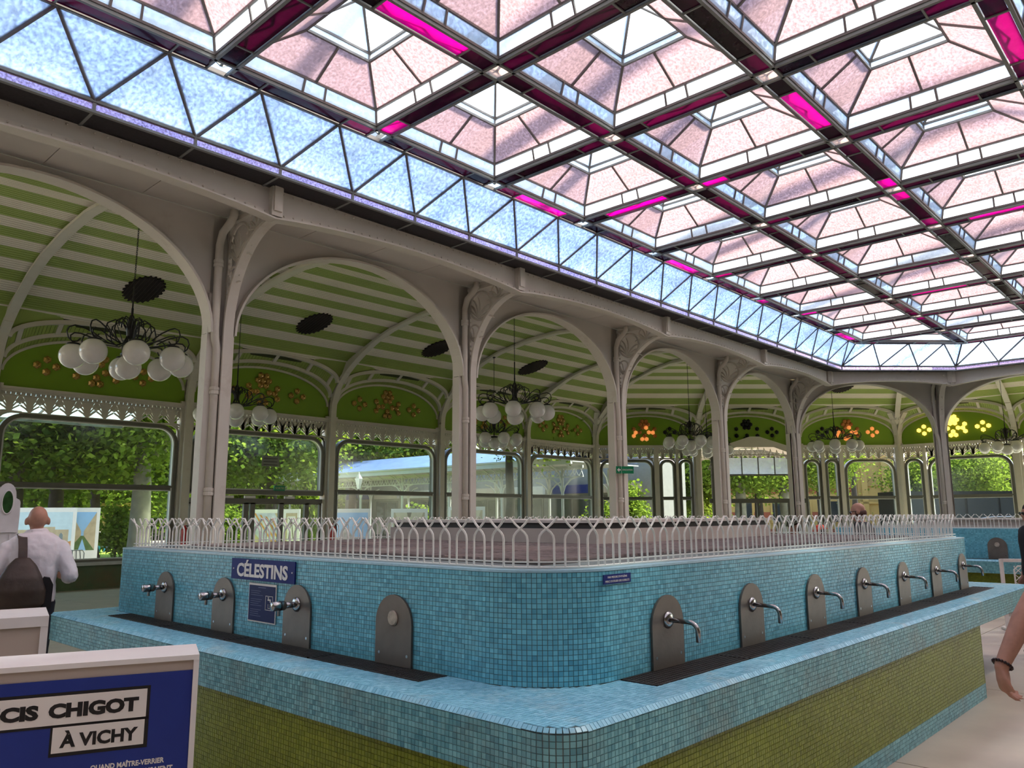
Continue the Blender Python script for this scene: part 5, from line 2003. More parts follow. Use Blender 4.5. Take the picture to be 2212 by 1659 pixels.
def loft(b, rings):
    """stack of ellipses: (cx, cy, z, rx, ry)"""
    n = 18
    v, f = [], []
    for cx, cy_, z, rx, ry in rings:
        for k in range(n):
            a = 2 * PI * k / n
            ca, sa = math.cos(a), math.sin(a)
            q = 2.4
            x = abs(ca) ** (2 / q) * (1 if ca > 0 else -1)
            y = abs(sa) ** (2 / q) * (1 if sa > 0 else -1)
            v.append((cx + rx * x, cy_ + ry * y, z))
    m = len(rings)
    for i in range(m - 1):
        for k in range(n):
            f.append((i * n + k, i * n + (k + 1) % n, (i + 1) * n + (k + 1) % n, (i + 1) * n + k))
    f.append(tuple(range(n))[::-1])
    f.append(tuple((m - 1) * n + k for k in range(n)))
    b.add(v, f)


def head_into(b, c, yaw, tilt, s=1.0, detail=True):
    """skull, jaw, nose, ears, neck stub; face looks along local -y turned by yaw; returns matrix"""
    M = Matrix.Translation(c) @ Matrix.Rotation(yaw, 4, 'Z') @ Matrix.Rotation(tilt, 4, 'X') @ Matrix.Scale(s, 4)
    h = MB()
    h.sphere((0, 0.012, 0.025), 1, 18, 12, (0.076, 0.096, 0.098))
    h.sphere((0, -0.030, -0.045), 1, 14, 9, (0.058, 0.062, 0.078))
    h.sphere((0, -0.055, -0.098), 1, 10, 6, (0.030, 0.026, 0.024))
    h.sphere((0, -0.076, 0.022), 1, 12, 6, (0.052, 0.020, 0.016))
    h.add(*tetra_nose())
    for sx in (-1, 1):
        h.sphere((sx * 0.086, 0.016, -0.012), 1, 8, 6, (0.018, 0.026, 0.037))
        h.sphere((sx * 0.040, -0.062, -0.035), 1, 8, 6, (0.024, 0.022, 0.024))
    h.sphere((0, -0.088, -0.066), 1, 10, 6, (0.026, 0.010, 0.006))
    h.sphere((0, -0.086, -0.078), 1, 10, 6, (0.024, 0.010, 0.007))
    b.add([M @ Vector(p) for p in h.v], h.f)
    return M


def tetra_nose():
    v = [(-0.009, -0.088, 0.020), (0.009, -0.088, 0.020), (0.019, -0.086, -0.038), (-0.019, -0.086, -0.038), (0, -0.122, -0.034), (0, -0.098, 0.018), (0, -0.06, -0.01)]
    return v, [(0, 5, 4, 3), (5, 1, 2, 4), (3, 4, 2), (0, 3, 6), (1, 6, 2), (0, 6, 1), (0, 1, 5), (3, 2, 6)]


def hand_into(b, w, d, palm_n, s=1.0, curl=0.5, thumb=1):
    """w wrist, d pointing direction, palm_n palm normal; fingers curl towards palm_n; thumb side = thumb * (d x palm_n)"""
    w, d, pn = Vector(w), Vector(d).normalized(), Vector(palm_n)
    pn = (pn - d * pn.dot(d)).normalized()
    sd = d.cross(pn) * thumb
    P = lambda a, c, e: w + (d * a + sd * c + pn * e) * s
    blob(b, [P(0.0, 0, 0), P(0.045, 0.008, 0), P(0.085, 0.008, 0)], [0.027 * s, 0.030 * s, 0.027 * s], 8)
    blob(b, [P(0.045, -0.020, 0), P(0.088, -0.026, 0)], [0.020 * s, 0.016 * s], 8)
    blob(b, [P(0.045, 0.028, 0), P(0.090, 0.030, 0)], [0.018 * s, 0.015 * s], 8)
    for c, l, k in ((0.031, 0.070, 0.9), (0.011, 0.078, 1.0), (-0.009, 0.072, 1.05), (-0.028, 0.056, 1.15)):
        p = Vector((0.090, c, 0))
        a = 0.25 * curl * k
        pts = [P(*p)]
        for seg in (0.46, 0.32, 0.26):
            a += curl * 0.55 * k
            p = p + Vector((math.cos(a), c * 0.5, math.sin(a))) * (l * seg)
            pts.append(P(*p))
        b.tube(pts, [0.0098 * s, 0.0092 * s, 0.0085 * s, 0.0065 * s], 7)
        b.sphere(pts[-1], 0.0068 * s, 7, 5)
    pts = [P(0.018, 0.024, 0.004), P(0.048, 0.046, 0.014), P(0.075, 0.054, 0.026), P(0.096, 0.050, 0.036)]
    b.tube(pts, [0.015 * s, 0.0125 * s, 0.0105 * s, 0.008 * s], 7)
    b.sphere(pts[-1], 0.0082 * s, 7, 5)


def torso_rings(J, k=0.0, top=True, belly=0.0):
    """rings from hips to neck in local coordinates"""
    lx, ly = J['lean']
    s = J['s']
    R = [(0.0, 0.90, 0.165, 0.115), (0.0, 0.98, 0.170, 0.120 + belly * 0.5), (0.0, 1.08, 0.158, 0.112 + belly), (0.0, 1.20, 0.168, 0.115 + belly * 0.6), (0.0, 1.30, 0.182, 0.122), (0.0, 1.39, 0.190, 0.112), (0.0, 1.445, 0.165, 0.090), (0.0, 1.49, 0.095, 0.068)]
    out = []
    for dx, z, rx, ry in R:
        f = max(0, (z - 0.95) / 0.6)
        out.append((lx * f * f, ly * f * f, z * s, (rx + k) * s, (ry + k) * s))
    return out


def person(label, loc, rz, J, skin=SKIN, top_m=None, leg_m=None, shoe_m=None, hair=None, vox=0.016, glasses=False, cloth_sleeve=1.0, belly=0.0, bald=False, hat=None, thick=1.0, collar=False):
    s = J['s']
    root = thing('person', label, 'person', loc, rz)
    lx, ly = J['lean']
    body = MB()
    loft(body, torso_rings(J, 0.0, belly=belly))
    nk = Vector((lx, ly, 1.49 * s))
    hc = Vector(J['head'])
    blob(body, [nk - Vector((0, 0, 0.05)), nk.lerp(hc, 0.45), hc + Vector((0, 0.01, -0.04))], [0.060 * s, 0.054 * s, 0.056 * s])
    HM = head_into(body, hc, J['hyaw'], J['htilt'], s)
    for side in ('r', 'l'):
        sh, el, wr = [Vector(J[k + side]) for k in ('sh', 'el', 'wr')]
        blob(body, [sh, sh.lerp(el, 0.4), el], [0.055 * s * thick, 0.050 * s * thick, 0.040 * s * thick])
        blob(body, [el, el.lerp(wr, 0.35), wr], [0.040 * s * thick, 0.043 * s * thick, 0.027 * s * thick])
        hand_into(body, wr, J['hd' + side], J['pn' + side], s * 0.98, J.get('curl', 0.6), 1 if side == 'r' else -1)
        hp, kn, an = [Vector(J[k + side]) for k in ('hp', 'kn', 'an')]
        blob(body, [hp, hp.lerp(kn, 0.5), kn], [0.095 * s, 0.078 * s, 0.055 * s])
        blob(body, [kn, kn.lerp(an, 0.3), an], [0.055 * s, 0.056 * s, 0.036 * s])
        blob(body, [an, an + Vector((0, -0.06, -0.035)) * s, an + Vector((0, -0.15, -0.05)) * s], [0.036 * s, 0.038 * s, 0.028 * s])
    bo = remesh(ob('body', body.mesh('body', skin), root), vox)
    # shirt
    if top_m:
        b = MB()
        loft(b, [(q[0], q[1], q[2] + 0.012 * s, q[3], q[4]) for q in torso_rings(J, 0.024, belly=belly)])
        for side in ('r', 'l'):
            sh, el, wr = [Vector(J[k + side]) for k in ('sh', 'el', 'wr')]
            e2 = sh.lerp(el, min(1, cloth_sleeve))
            blob(b, [sh, sh.lerp(e2, 0.5), e2], [0.086 * s, 0.074 * s, 0.066 * s])
            if cloth_sleeve > 1:
                w2 = el.lerp(wr, cloth_sleeve - 1)
                blob(b, [el, el.lerp(w2, 0.5), w2], [0.066 * s, 0.062 * s, 0.054 * s])
        if collar:
            cm = nk.lerp(hc, 0.22)
            b.tube([cm + Vector((0.072 * math.cos(a), 0.068 * math.sin(a), 0.012 * math.sin(a))) * s for a in np.linspace(0, 2 * PI, 15)[:-1]], 0.020 * s, 6, closed=True)
        so = remesh(ob('shirt', b.mesh('shirt', top_m), root), vox, 3)
        if vox < 0.013:
            tx = bpy.data.textures.new('folds', 'CLOUDS')
            tx.noise_scale = 0.13
            tx.noise_depth = 3
            dm = so.modifiers.new('folds', 'DISPLACE')
            dm.texture = tx
            dm.strength = 0.035
            dm.mid_level = 0.5
    if leg_m:
        b = MB()
        loft(b, [(0, 0, z * s, rx * s, ry * s) for z, rx, ry in ((0.86, 0.172, 0.122), (0.95, 0.182, 0.134), (1.02, 0.176, 0.130 + belly * 0.6))])
        for side in ('r', 'l'):
            hp, kn, an = [Vector(J[k + side]) for k in ('hp', 'kn', 'an')]
            blob(b, [hp, hp.lerp(kn, 0.5), kn], [0.108 * s, 0.090 * s, 0.074 * s])
            blob(b, [kn, kn.lerp(an, 0.5), an + Vector((0, 0, 0.02))], [0.074 * s, 0.070 * s, 0.062 * s])
        remesh(ob('trousers', b.mesh('trousers', leg_m), root), vox, 3)
    if shoe_m:
        for side in ('r', 'l'):
            an = Vector(J['an' + side])
            b = MB()
            blob(b, [an + Vector((0, 0.02, -0.02)) * s, an + Vector((0, -0.08, -0.038)) * s, an + Vector((0, -0.18, -0.045)) * s], [0.045 * s, 0.045 * s, 0.034 * s])
            remesh(ob('shoe', b.mesh('shoe', shoe_m), root), 0.014, 2)
    # face details
    for sx in (-1, 1):
        e = ob('eye', MB().sphere((0, 0, 0), 0.0115, 10, 7).mesh('eye', mat('eye_white', (0.7, 0.68, 0.65), 0.2)), root)
        e.matrix_local = HM @ Matrix.Translation((sx * 0.031, -0.078, -0.002))
        ob('pupil', MB().sphere((0, -0.0085, 0), 0.005, 8, 5).mesh('pupil', INK), e)
    mo = ob('mouth', MB().sphere((0, 0, 0), 1, 10, 5, (0.022, 0.004, 0.0035)).mesh('mouth', mat('lips', (0.33, 0.10, 0.08), 0.5)), root)
    mo.matrix_local = HM @ Matrix.Translation((0, -0.0965, -0.072))
    if glasses:
        g = MB()
        for sx in (-1, 1):
            g.sphere((sx * 0.034, -0.098, 0.0), 1, 12, 7, (0.030, 0.008, 0.022))
            g.tube([(sx * 0.058, -0.098, 0.010), (sx * 0.082, -0.04, 0.008), (sx * 0.086, 0.03, 0.0)], 0.0045, 6)
        g.tube([(-0.012, -0.104, 0.006), (0.012, -0.104, 0.006)], 0.004, 6)
        go = ob('sunglasses', g.mesh('sunglasses', mat('dark_lens', (0.012, 0.010, 0.012), 0.12, coat=0.5)), root)
        go.matrix_local = HM
    if hair:
        h = MB()
        if bald:   # short fringe round the back and sides
            for i in range(13):
                a = math.radians(-20 + 220 * i / 12)
                h.sphere((0.070 * math.cos(a), 0.016 + 0.086 * math.sin(a), -0.022), 1, 8, 6, (0.017, 0.017, 0.040))
        else:
            h.sphere((0, 0.020, 0.040), 1, 16, 10, (0.083, 0.100, 0.094))
            h.sphere((0, 0.060, -0.02), 1, 12, 8, (0.070, 0.055, 0.080))
        ho = ob('hair', h.mesh('hair', hair, True), root)
        ho.matrix_local = HM
        remesh(ho, 0.011 if bald else 0.012, 5 if bald else 2)
    if hat:
        h = MB().sphere((0, 0.008, 0.055), 1, 16, 9, (0.090, 0.108, 0.085))
        h.lathe([(0.14, 0.045), (0.145, 0.052), (0.09, 0.062)], 18, (0, -0.01, 0))
        ho = ob('hat', h.mesh('hat', hat, True), root)
        ho.matrix_local = HM
    return root, HM


def stand(h=1.75, lean=(0, 0), hyaw=0.0, htilt=0.0, **kw):
    s = h / 1.75
    J = dict(s=s, lean=lean, head=(lean[0] * 1.15, lean[1] * 1.2 - 0.01, 1.645 * s), hyaw=hyaw, htilt=htilt, hdr=(0, -0.25, -1), hdl=(0, -0.25, -1), pnr=(1, 0, 0), pnl=(-1, 0, 0))
    for k, sx in (('r', -1), ('l', 1)):
        J['sh' + k] = (sx * 0.185 * s + lean[0], lean[1], 1.415 * s)
        J['el' + k] = (sx * 0.235 * s + lean[0], 0.02 + lean[1] * 0.6, 1.13 * s)
        J['wr' + k] = (sx * 0.245 * s + lean[0], -0.06 + lean[1] * 0.5, 0.88 * s)
        J['hp' + k] = (sx * 0.09 * s, 0, 0.90 * s)
        J['kn' + k] = (sx * 0.10 * s, -0.015, 0.49 * s)
        J['an' + k] = (sx * 0.105 * s, 0.01, 0.085 * s)
    J.update(kw)
    return J


# bald man seen from behind, white shirt, brown sling bag
mp = pix(82, 1115, 7.15)
SH = mat('white_shirt', (0.72, 0.70, 0.72), 0.75, var=0.06, scale=9, bump=1.0, bscale=7)
JEANS = mat('dark_jeans', (0.012, 0.016, 0.028), 0.8)
facing = math.atan2(mp.x, mp.y)          # away from the viewer
rzm = PI - facing
J = stand(1.80, lean=(0.0, -0.05), hyaw=0.10, htilt=-0.18, head=(0.0, -0.07, 1.665), elr=(-0.30, 0.06, 1.17), wrr=(-0.27, -0.20, 1.12), shr=(-0.195, -0.03, 1.40), shl=(0.195, -0.03, 1.40), ell=(0.31, 0.03, 1.18), wrl=(0.22, -0.20, 1.12), hdr=(0.2, -1, 0.2), hdl=(-0.2, -1, 0.2), pnr=(1, 0, 0), pnl=(-1, 0, 0))
man, HMm = person('man seen from behind, bald, in white shirt with brown bag slung on his back', (mp.x, mp.y, 0), rzm, J, SKIN2, SH, JEANS, INK, None, 0.012, cloth_sleeve=1.55, bald=True, thick=1.1, collar=True)
BAGM = mat('brown_leather', (0.050, 0.034, 0.024), 0.5, var=0.35, scale=7, bump=0.35, bscale=14)
bag = thing('sling_bag', 'dark brown leather sling bag on the back of the man in white shirt', 'bag', (mp.x, mp.y, 0), rzm)
b = MB()
loft(b, [(0.105, 0.235, 0.90, 0.17, 0.05), (0.10, 0.245, 0.94, 0.215, 0.085), (0.09, 0.25, 1.06, 0.205, 0.10), (0.085, 0.24, 1.17, 0.165, 0.085), (0.085, 0.215, 1.27, 0.115, 0.055), (0.085, 0.19, 1.34, 0.055, 0.025)])
remesh(ob('pouch', b.mesh('pouch', BAGM), bag), 0.014, 3)
b = MB()
b.sweep([(0.085, 0.185, 1.33), (0.09, 0.150, 1.42), (0.10, 0.08, 1.505), (0.115, -0.02, 1.535), (0.11, -0.12, 1.48), (0.03, -0.19, 1.33), (-0.08, -0.20, 1.18)], 0.070, 0.012, (1, 0, 0))
ob('strap', b.mesh('strap', BAGM), bag)
ob('side_pocket', MB().prism([(-0.16, 0.90), (-0.085, 0.90), (-0.065, 1.13), (-0.09, 1.17), (-0.135, 1.16), (-0.165, 1.10)], lambda x, z, t: (x, t, z), 0.155, 0.26).mesh('side_pocket', mat('black_cloth', (0.010, 0.009, 0.010), 0.8)), bag)

# man with sunglasses behind the fountain, seen in profile facing left
p = pix(1868, 1115, 11.3)
rzp = math.atan2(-p.x, p.y) - PI / 2 - 0.15
person('bald man with dark sunglasses in profile behind the railing of the fountain', (p.x, p.y, 0), rzp, stand(1.83, lean=(0, -0.05), htilt=0.12, head=(0, -0.09, 1.715)), SKIN2, mat('charcoal_tee', (0.02, 0.022, 0.026), 0.8), JEANS, INK, mat('dark_stubble', (0.10, 0.05, 0.04), 0.8), 0.018, glasses=True, cloth_sleeve=0.6, bald=True)
p = pix(1722, 1115, 11.6)
person('person in dark olive jacket and hat bending behind the railing', (p.x, p.y, 0), rzp + 0.5, stand(1.60, lean=(0, -0.04), htilt=0.3), SKIN, mat('olive_cloth', (0.045, 0.05, 0.025), 0.8), JEANS, INK, mat('brown_hair', (0.05, 0.03, 0.02), 0.7), 0.02, cloth_sleeve=1.9, hat=mat('olive_cloth', (0.045, 0.05, 0.025), 0.8))
p = pix(1771, 1115, 11.9)
person('child in orange red jacket and cap behind the railing', (p.x, p.y, 0), rzp - 0.3, stand(1.50, htilt=0.2), SKIN, mat('orange_cloth', (0.70, 0.06, 0.025), 0.7), JEANS, INK, mat('brown_hair', (0.05, 0.03, 0.02), 0.7), 0.02, cloth_sleeve=1.9, hat=mat('orange_cloth', (0.70, 0.06, 0.025), 0.7))
# man at the right edge, further away
p = pix(2228, 1115, 9.6)
person('man with dark sunglasses and black shirt cut by the right picture edge', (p.x, p.y, 0), math.atan2(-p.x, p.y) - 1.15, stand(1.79, htilt=0.05), SKIN2, mat('black_tee', (0.008, 0.008, 0.012), 0.8), mat('dark_shorts', (0.03, 0.03, 0.035), 0.8), INK, mat('dark_hair', (0.02, 0.014, 0.012), 0.7), 0.018, glasses=True, cloth_sleeve=0.7)
# nearer person of whom only a forearm and hand show
base = pix(2400, 1115, 3.75)
base = Vector((base.x, base.y, 0))
rzn = math.atan2(-base.x, base.y) + 0.25
Mi = (Matrix.Translation(base) @ Matrix.Rotation(rzn, 4, 'Z')).inverted()
Lc = lambda x, y, d: tuple(Mi @ pix(x, y, d))
J = stand(1.76, hyaw=0.1)
J['shr'] = tuple(Vector((-0.20, 0.0, 1.42)))
J['elr'] = Lc(2232, 1290, 3.62)
J['wrr'] = Lc(2163, 1440, 3.50)
wv = Vector(J['wrr'])
J['hdr'] = tuple(Vector(Lc(2172, 1490, 3.49)) - wv)
J['pnr'] = tuple(Vector(Lc(2195, 1448, 3.47)) - wv)
J['curl'] = 0.75
person('person walking past, only a bare forearm with bracelet reaches in from the right', base, rzn, J, SKIN2, mat('black_tee', (0.008, 0.008, 0.012), 0.8), mat('dark_shorts', (0.03, 0.03, 0.035), 0.8), INK, mat('dark_hair', (0.02, 0.014, 0.012), 0.7), 0.0075, cloth_sleeve=0.55, thick=1.12)
el, wr = Vector(J['elr']), Vector(J['wrr'])
ax = (wr - el).normalized()
q = ax.to_track_quat('Z', 'Y').to_matrix().to_4x4()
q.translation = wr - ax * 0.012
br = thing('bracelet', 'dark beaded bracelet on the wrist at the right edge', 'bracelet', mw=(Matrix.Translation(base) @ Matrix.Rotation(rzn, 4, 'Z')) @ q)
b = MB()
for k in range(18):
    a = 2 * PI * k / 18
    b.sphere((0.040 * math.cos(a), 0.036 * math.sin(a), 0), 0.0072, 7, 5)
ob('beads', b.mesh('beads', mat('bead_dark', (0.025, 0.012, 0.012), 0.3)), br)
# ================================================================ outside: park, gallery, posters, buildings
GRAVEL = mat('park_gravel', (0.42, 0.36, 0.28), 0.9, var=0.18, scale=1.5, stain=((0.16, 0.13, 0.10), 0.25, 0.5, 0.7))
tag(ob('ground', MB().box(-60, 180, 20.95, 180, -0.4, -0.06).box(37.2, 180, -60, 20.95, -0.4, -0.06).mesh('ground', GRAVEL)), 'sunlit gravel ground of the park outside the windows', 'ground', kind='structure')
LAWN = mat('lawn_green', (0.30, 0.42, 0.05), 0.9, var=0.3, scale=3)
for (x, d, w, l), lab in (((610, 33, 4.5, 7, ), 'bright lawn patch outside the entrance doors'), ((740, 38, 4, 6), 'bright lawn patch behind the blue poster board'), ((330, 40, 5, 6), 'bright lawn patch beside the thick grey tree')):
    p = pix(x, 1115, d)
    g = thing('lawn', lab, 'lawn', (p.x, p.y, -0.06), YAW, kind='stuff')
    ob('turf', MB().prism([(l * math.cos(a) * (1 + 0.1 * math.sin(3 * a)), w * math.sin(a)) for a in np.linspace(0, 2 * PI, 25)[:-1]], lambda x, y, t: (x, y, t), 0, 0.03).mesh('turf', LAWN), g)
    b = MB()
    for q in range(900):
        a, r = RND.uniform(0, 2 * PI), math.sqrt(RND.random())
        x_, y_ = l * r * math.cos(a), w * r * math.sin(a)
        h = RND.uniform(0.06, 0.16)
        b.add([(x_ - 0.02, y_, 0.02), (x_ + 0.02, y_, 0.02), (x_ + RND.uniform(-.05, .05), y_ + RND.uniform(-.05, .05), h)], [(0, 1, 2)], RND.random())
    ob('blades', b.mesh('blades', leaf_mat('blade', (0.25, 0.40, 0.04), (0.45, 0.55, 0.08))), g)

LEAF1 = leaf_mat('leaf_dark', (0.012, 0.036, 0.008), (0.055, 0.10, 0.016), 0.35)  # leaf colours darkened to imitate trees standing in shade
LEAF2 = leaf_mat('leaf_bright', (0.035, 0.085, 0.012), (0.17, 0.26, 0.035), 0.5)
BARK = mat('bark', (0.055, 0.042, 0.034), 0.9, var=0.3, scale=6, bump=0.6, bscale=12)
BARK2 = mat('bark_plane', (0.17, 0.16, 0.12), 0.85, var=0.35, scale=3.5, bump=0.3, bscale=10)


def crown(seed, n, rx, rz, size, m, hollow=0.45):
    r = np.random.RandomState(seed)
    k = 16
    cl = r.normal(size=(k, 3))
    cl /= np.linalg.norm(cl, axis=1)[:, None]
    cl *= (hollow + (1 - hollow) * r.rand(k, 1)) * 0.75
    P = cl[r.randint(0, k, n)] + r.normal(size=(n, 3)) * 0.23
    P *= np.array((rx, rx, rz))
    A = r.normal(size=(n, 3))
    A[:, 2] *= 0.6
    A /= np.linalg.norm(A, axis=1)[:, None]
    B = np.cross(A, r.normal(size=(n, 3)))
    B /= np.linalg.norm(B, axis=1)[:, None]
    s = size * (0.6 + 0.8 * r.rand(n, 1))
    V = np.stack([P - A * s * 0.55, P + B * s * 0.38, P + A * s * 0.55, P - B * s * 0.38], 1).reshape(-1, 3)
    me = bpy.data.meshes.new('foliage')
    me.vertices.add(n * 4)
    me.vertices.foreach_set('co', V.astype(np.float32).ravel())
    me.loops.add(n * 4)
    me.loops.foreach_set('vertex_index', np.arange(n * 4, dtype=np.int32))
    me.polygons.add(n)
    me.polygons.foreach_set('loop_start', np.arange(0, n * 4, 4, dtype=np.int32))
    me.polygons.foreach_set('loop_total', np.full(n, 4, dtype=np.int32))
    at = me.attributes.new('rnd', 'FLOAT', 'FACE')
    at.data.foreach_set('value', r.rand(n).astype(np.float32))
    me.materials.append(m)
    me.update(calc_edges=True)
    me.shade_flat()
    return me


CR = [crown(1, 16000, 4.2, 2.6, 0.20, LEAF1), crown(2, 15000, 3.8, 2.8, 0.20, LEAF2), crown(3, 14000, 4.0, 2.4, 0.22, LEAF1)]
CB = crown(5, 2600, 1.1, 1.2, 0.16, LEAF2, 0.3)


def trunk_mesh(seed, h, r, m):
    R = random.Random(seed)
    b = MB()
    pts = [(0, 0, -0.1), (0, 0, 0.3)]
    x = y = 0
    for i in range(1, 6):
        x += R.uniform(-0.08, 0.08)
        y += R.uniform(-0.08, 0.08)
        pts.append((x, y, h * i / 5))
    b.tube(pts, [r * 1.45, r * 1.1] + [r * (1 - 0.09 * i) for i in range(1, 6)], 10)
    for q in range(6):
        a = 2 * PI * q / 6 + R.uniform(-0.4, 0.4)
        z0 = h * R.uniform(0.72, 0.98)
        l = R.uniform(1.6, 2.8)
        b.tube([(x * 0.8, y * 0.8, z0), (math.cos(a) * l * 0.4, math.sin(a) * l * 0.4, z0 + 0.5), (math.cos(a) * l, math.sin(a) * l, z0 + R.uniform(0.8, 2.0))], [r * 0.5, r * 0.36, r * 0.14], 7)
    return b.mesh('trunk', m, True)


TR = [trunk_mesh(1, 4.2, 0.34, BARK), trunk_mesh(2, 4.6, 0.24, BARK), trunk_mesh(3, 4.4, 0.42, BARK2)]
trees = [  # image x, depth, trunk, crown, crown height, scale, label
    (28, 27, 0, 0, 5.4, 1.0, 'dark tree with stout trunk at the far left outside the first window'),
    (118, 29, 0, 2, 5.6, 1.1, 'dark tree with stout trunk behind the bald man'),
    (205, 33, 1, 0, 5.4, 1.0, 'slim dark tree left of the thick grey trunk in the first window'),
    (306, 28, 2, 1, 5.9, 1.0, 'thick grey barked tree at the right of the first window'),
    (70, 40, 1, 2, 5.0, 1.1, 'slender tree in the second line behind the first window'),
    (165, 44, 1, 1, 5.2, 1.2, 'sunlit tree in the second line behind the first window'),
    (262, 47, 0, 1, 5.0, 1.2, 'sunlit tree far behind the park bench'),
    (455, 36, 0, 1, 5.6, 1.0, 'leafy tree seen just right of the nearest column'),
    (585, 37, 0, 1, 6.2, 1.05, 'forked tree in the fanlight above the entrance doors'),
    (515, 52, 1, 0, 5.2, 1.2, 'dark leafy tree far behind the entrance doors'),
    (760, 52, 0, 2, 7.0, 1.15, 'branching tree above the gallery roof, left in the third window'),
    (845, 56, 0, 2, 7.2, 1.15, 'branching tree above the gallery roof, right in the third window'),
    (930, 58, 0, 1, 7.0, 1.2, 'tree above the gallery roof at the edge of the third window'),
    (1104, 33.5, 1, 1, 6.6, 0.8, 'slim tree with hanging leaves in front of the gallery'),
    (1368, 50, 0, 0, 4.6, 1.0, 'dark tree behind the evacuation sign'),
    (1455, 52, 1, 0, 4.4, 1.0, 'dark bushy tree behind the narrow windows left of the porch'),
    (1600, 47, 2, 1, 5.6, 0.95, 'grey trunked tree behind the left half of the porch'),
    (1640, 50, 0, 1, 5.6, 0.95, 'dark trunked tree behind the right half of the porch'),
    (1697, 49, 2, 0, 5.4, 0.8, 'mossy plane tree behind the narrow window right of the porch'),
    (1775, 52, 1, 1, 5.4, 0.75, 'sunlit tree in the narrow window beside the yellow building'),
    (1850, 56, 1, 1, 7.6, 0.7, 'tree tip hanging over the yellow building'),
    (2030, 62, 1, 0, 4.6, 0.95, 'dark tree behind the far end wall'),
    (2120, 56, 1, 1, 4.6, 0.9, 'sunlit tree in the last window on the right'),
    (2190, 60, 0, 0, 5.0, 1.0, 'dark tree at the right edge of the last window'),
]
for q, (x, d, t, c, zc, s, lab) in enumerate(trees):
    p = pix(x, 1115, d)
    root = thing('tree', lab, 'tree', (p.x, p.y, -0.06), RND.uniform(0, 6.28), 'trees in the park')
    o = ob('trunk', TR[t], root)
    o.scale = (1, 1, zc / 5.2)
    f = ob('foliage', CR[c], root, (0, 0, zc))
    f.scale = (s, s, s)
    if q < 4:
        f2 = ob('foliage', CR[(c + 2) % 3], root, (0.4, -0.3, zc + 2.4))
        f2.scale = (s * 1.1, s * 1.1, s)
# dense belt of shrubs closing the park
belt = [(-40 + i * 118, 62 + 6 * ((i * 7) % 3)) for i in range(20)]
for i, (x, d) in enumerate(belt):
    if 1560 < x < 1960:
        continue
    p = pix(x, 1115, d)
    root = thing('shrub_mass', 'dense green shrub mass closing the park, %s from the left' % ORD[i], 'shrub', (p.x, p.y, -0.06), i * 1.3, 'shrub belt of the park')
    f = ob('foliage', CR[i % 3], root, (0, 0, 2.4))
    f.scale = (1.15, 1.15, 1.15)
    ob('stem', MB().tube([(0, 0, 0), (0.1, 0, 1.2), (0.3, 0.2, 2.6)], [0.18, 0.14, 0.08], 7).mesh('stem', BARK), root)
for x, d, z, lab in ((255, 34, 1.0, 'bright young bush behind the park bench'), (668, 40, 1.2, 'tall bright young bush before the gallery end'), (500, 41, 0.9, 'bright bush seen through the left door leaf'), (1360, 36, 1.9, 'potted bush before the gallery post'), (905, 37, 0.9, 'bright bush beside the vaulted ceiling poster'), (1298, 35, 1.1, 'flowering bush at the corner pilaster')):
    p = pix(x, 1115, d)
    root = thing('bush', lab, 'bush', (p.x, p.y, -0.06), x)
    f = ob('foliage', CB, root, (0, 0, z))
    if x == 668:
        f.scale = (0.8, 0.8, 1.9)
        f.location.z = 2.2
    ob('stem', MB().tube([(0, 0, 0), (0.03, 0, z)], 0.04, 6).mesh('stem', BARK), root)

# glass canopy outside the left wall
cn = thing('glass_canopy', 'greyish glass canopy outside above the left window', 'canopy', (3.0, 21.0, 0), 0)
b = MB()
for k in range(6):
    x = k * 1.15
    b.bar((x, 0, 4.75), (x, 2.4, 4.25), 0.04, 0.06)
b.bar((0, 2.4, 4.25), (5.75, 2.4, 4.25), 0.06, 0.10)
b.bar((0, 0, 4.75), (5.75, 0, 4.75), 0.06, 0.08)
ob('canopy_bars', b.mesh('canopy_bars', FRAME), cn)
CANP = pane_mat('canopy_glass', (0.55, 0.68, 0.66), 0.35, scale=5)
for k in range(5):
    ob('canopy_pane', solid([(k * 1.15 + 0.03, 0.03, 4.75), (k * 1.15 + 1.12, 0.03, 4.75), (k * 1.15 + 1.12, 2.38, 4.26), (k * 1.15 + 0.03, 2.38, 4.26)]).mesh('canopy_pane', CANP), cn)

# covered gallery leading away from the corner
GAL = mat('gallery_white', (0.56, 0.57, 0.55), 0.5, var=0.05)
SLATE = mat('blue_slate', (0.10, 0.16, 0.32), 0.35, var=0.25, scale=2.5)
ga = thing('gallery', 'long white iron gallery with blue slate roof outside the left wall', 'gallery', (27.0, 21.6, 0), 0)
GL = 25.0
rf = MB()
rf.add([(0.0, 0, 4.14), (0.0, GL, 4.14), (2.6, GL, 5.05), (2.6, 0, 5.05), (5.2, 0, 4.14), (5.2, GL, 4.14)], [(0, 1, 2, 3), (3, 2, 5, 4)])
rf.add([(0.0, 0, 4.20), (0.0, GL, 4.20), (2.6, GL, 5.11), (2.6, 0, 5.11), (5.2, 0, 4.20), (5.2, GL, 4.20)], [(3, 2, 1, 0), (4, 5, 2, 3)])
ob('slate_roof', rf.mesh('slate_roof', SLATE), ga)
b = MB().box(-0.06, 0.06, 0, GL, 3.92, 4.20).box(0.0, 5.2, 0, GL, 4.02, 4.06)
b.box(-0.10, 0.02, 0, GL, 4.14, 4.22)
ob('fascia', b.mesh('fascia', GAL), ga)
b = MB()
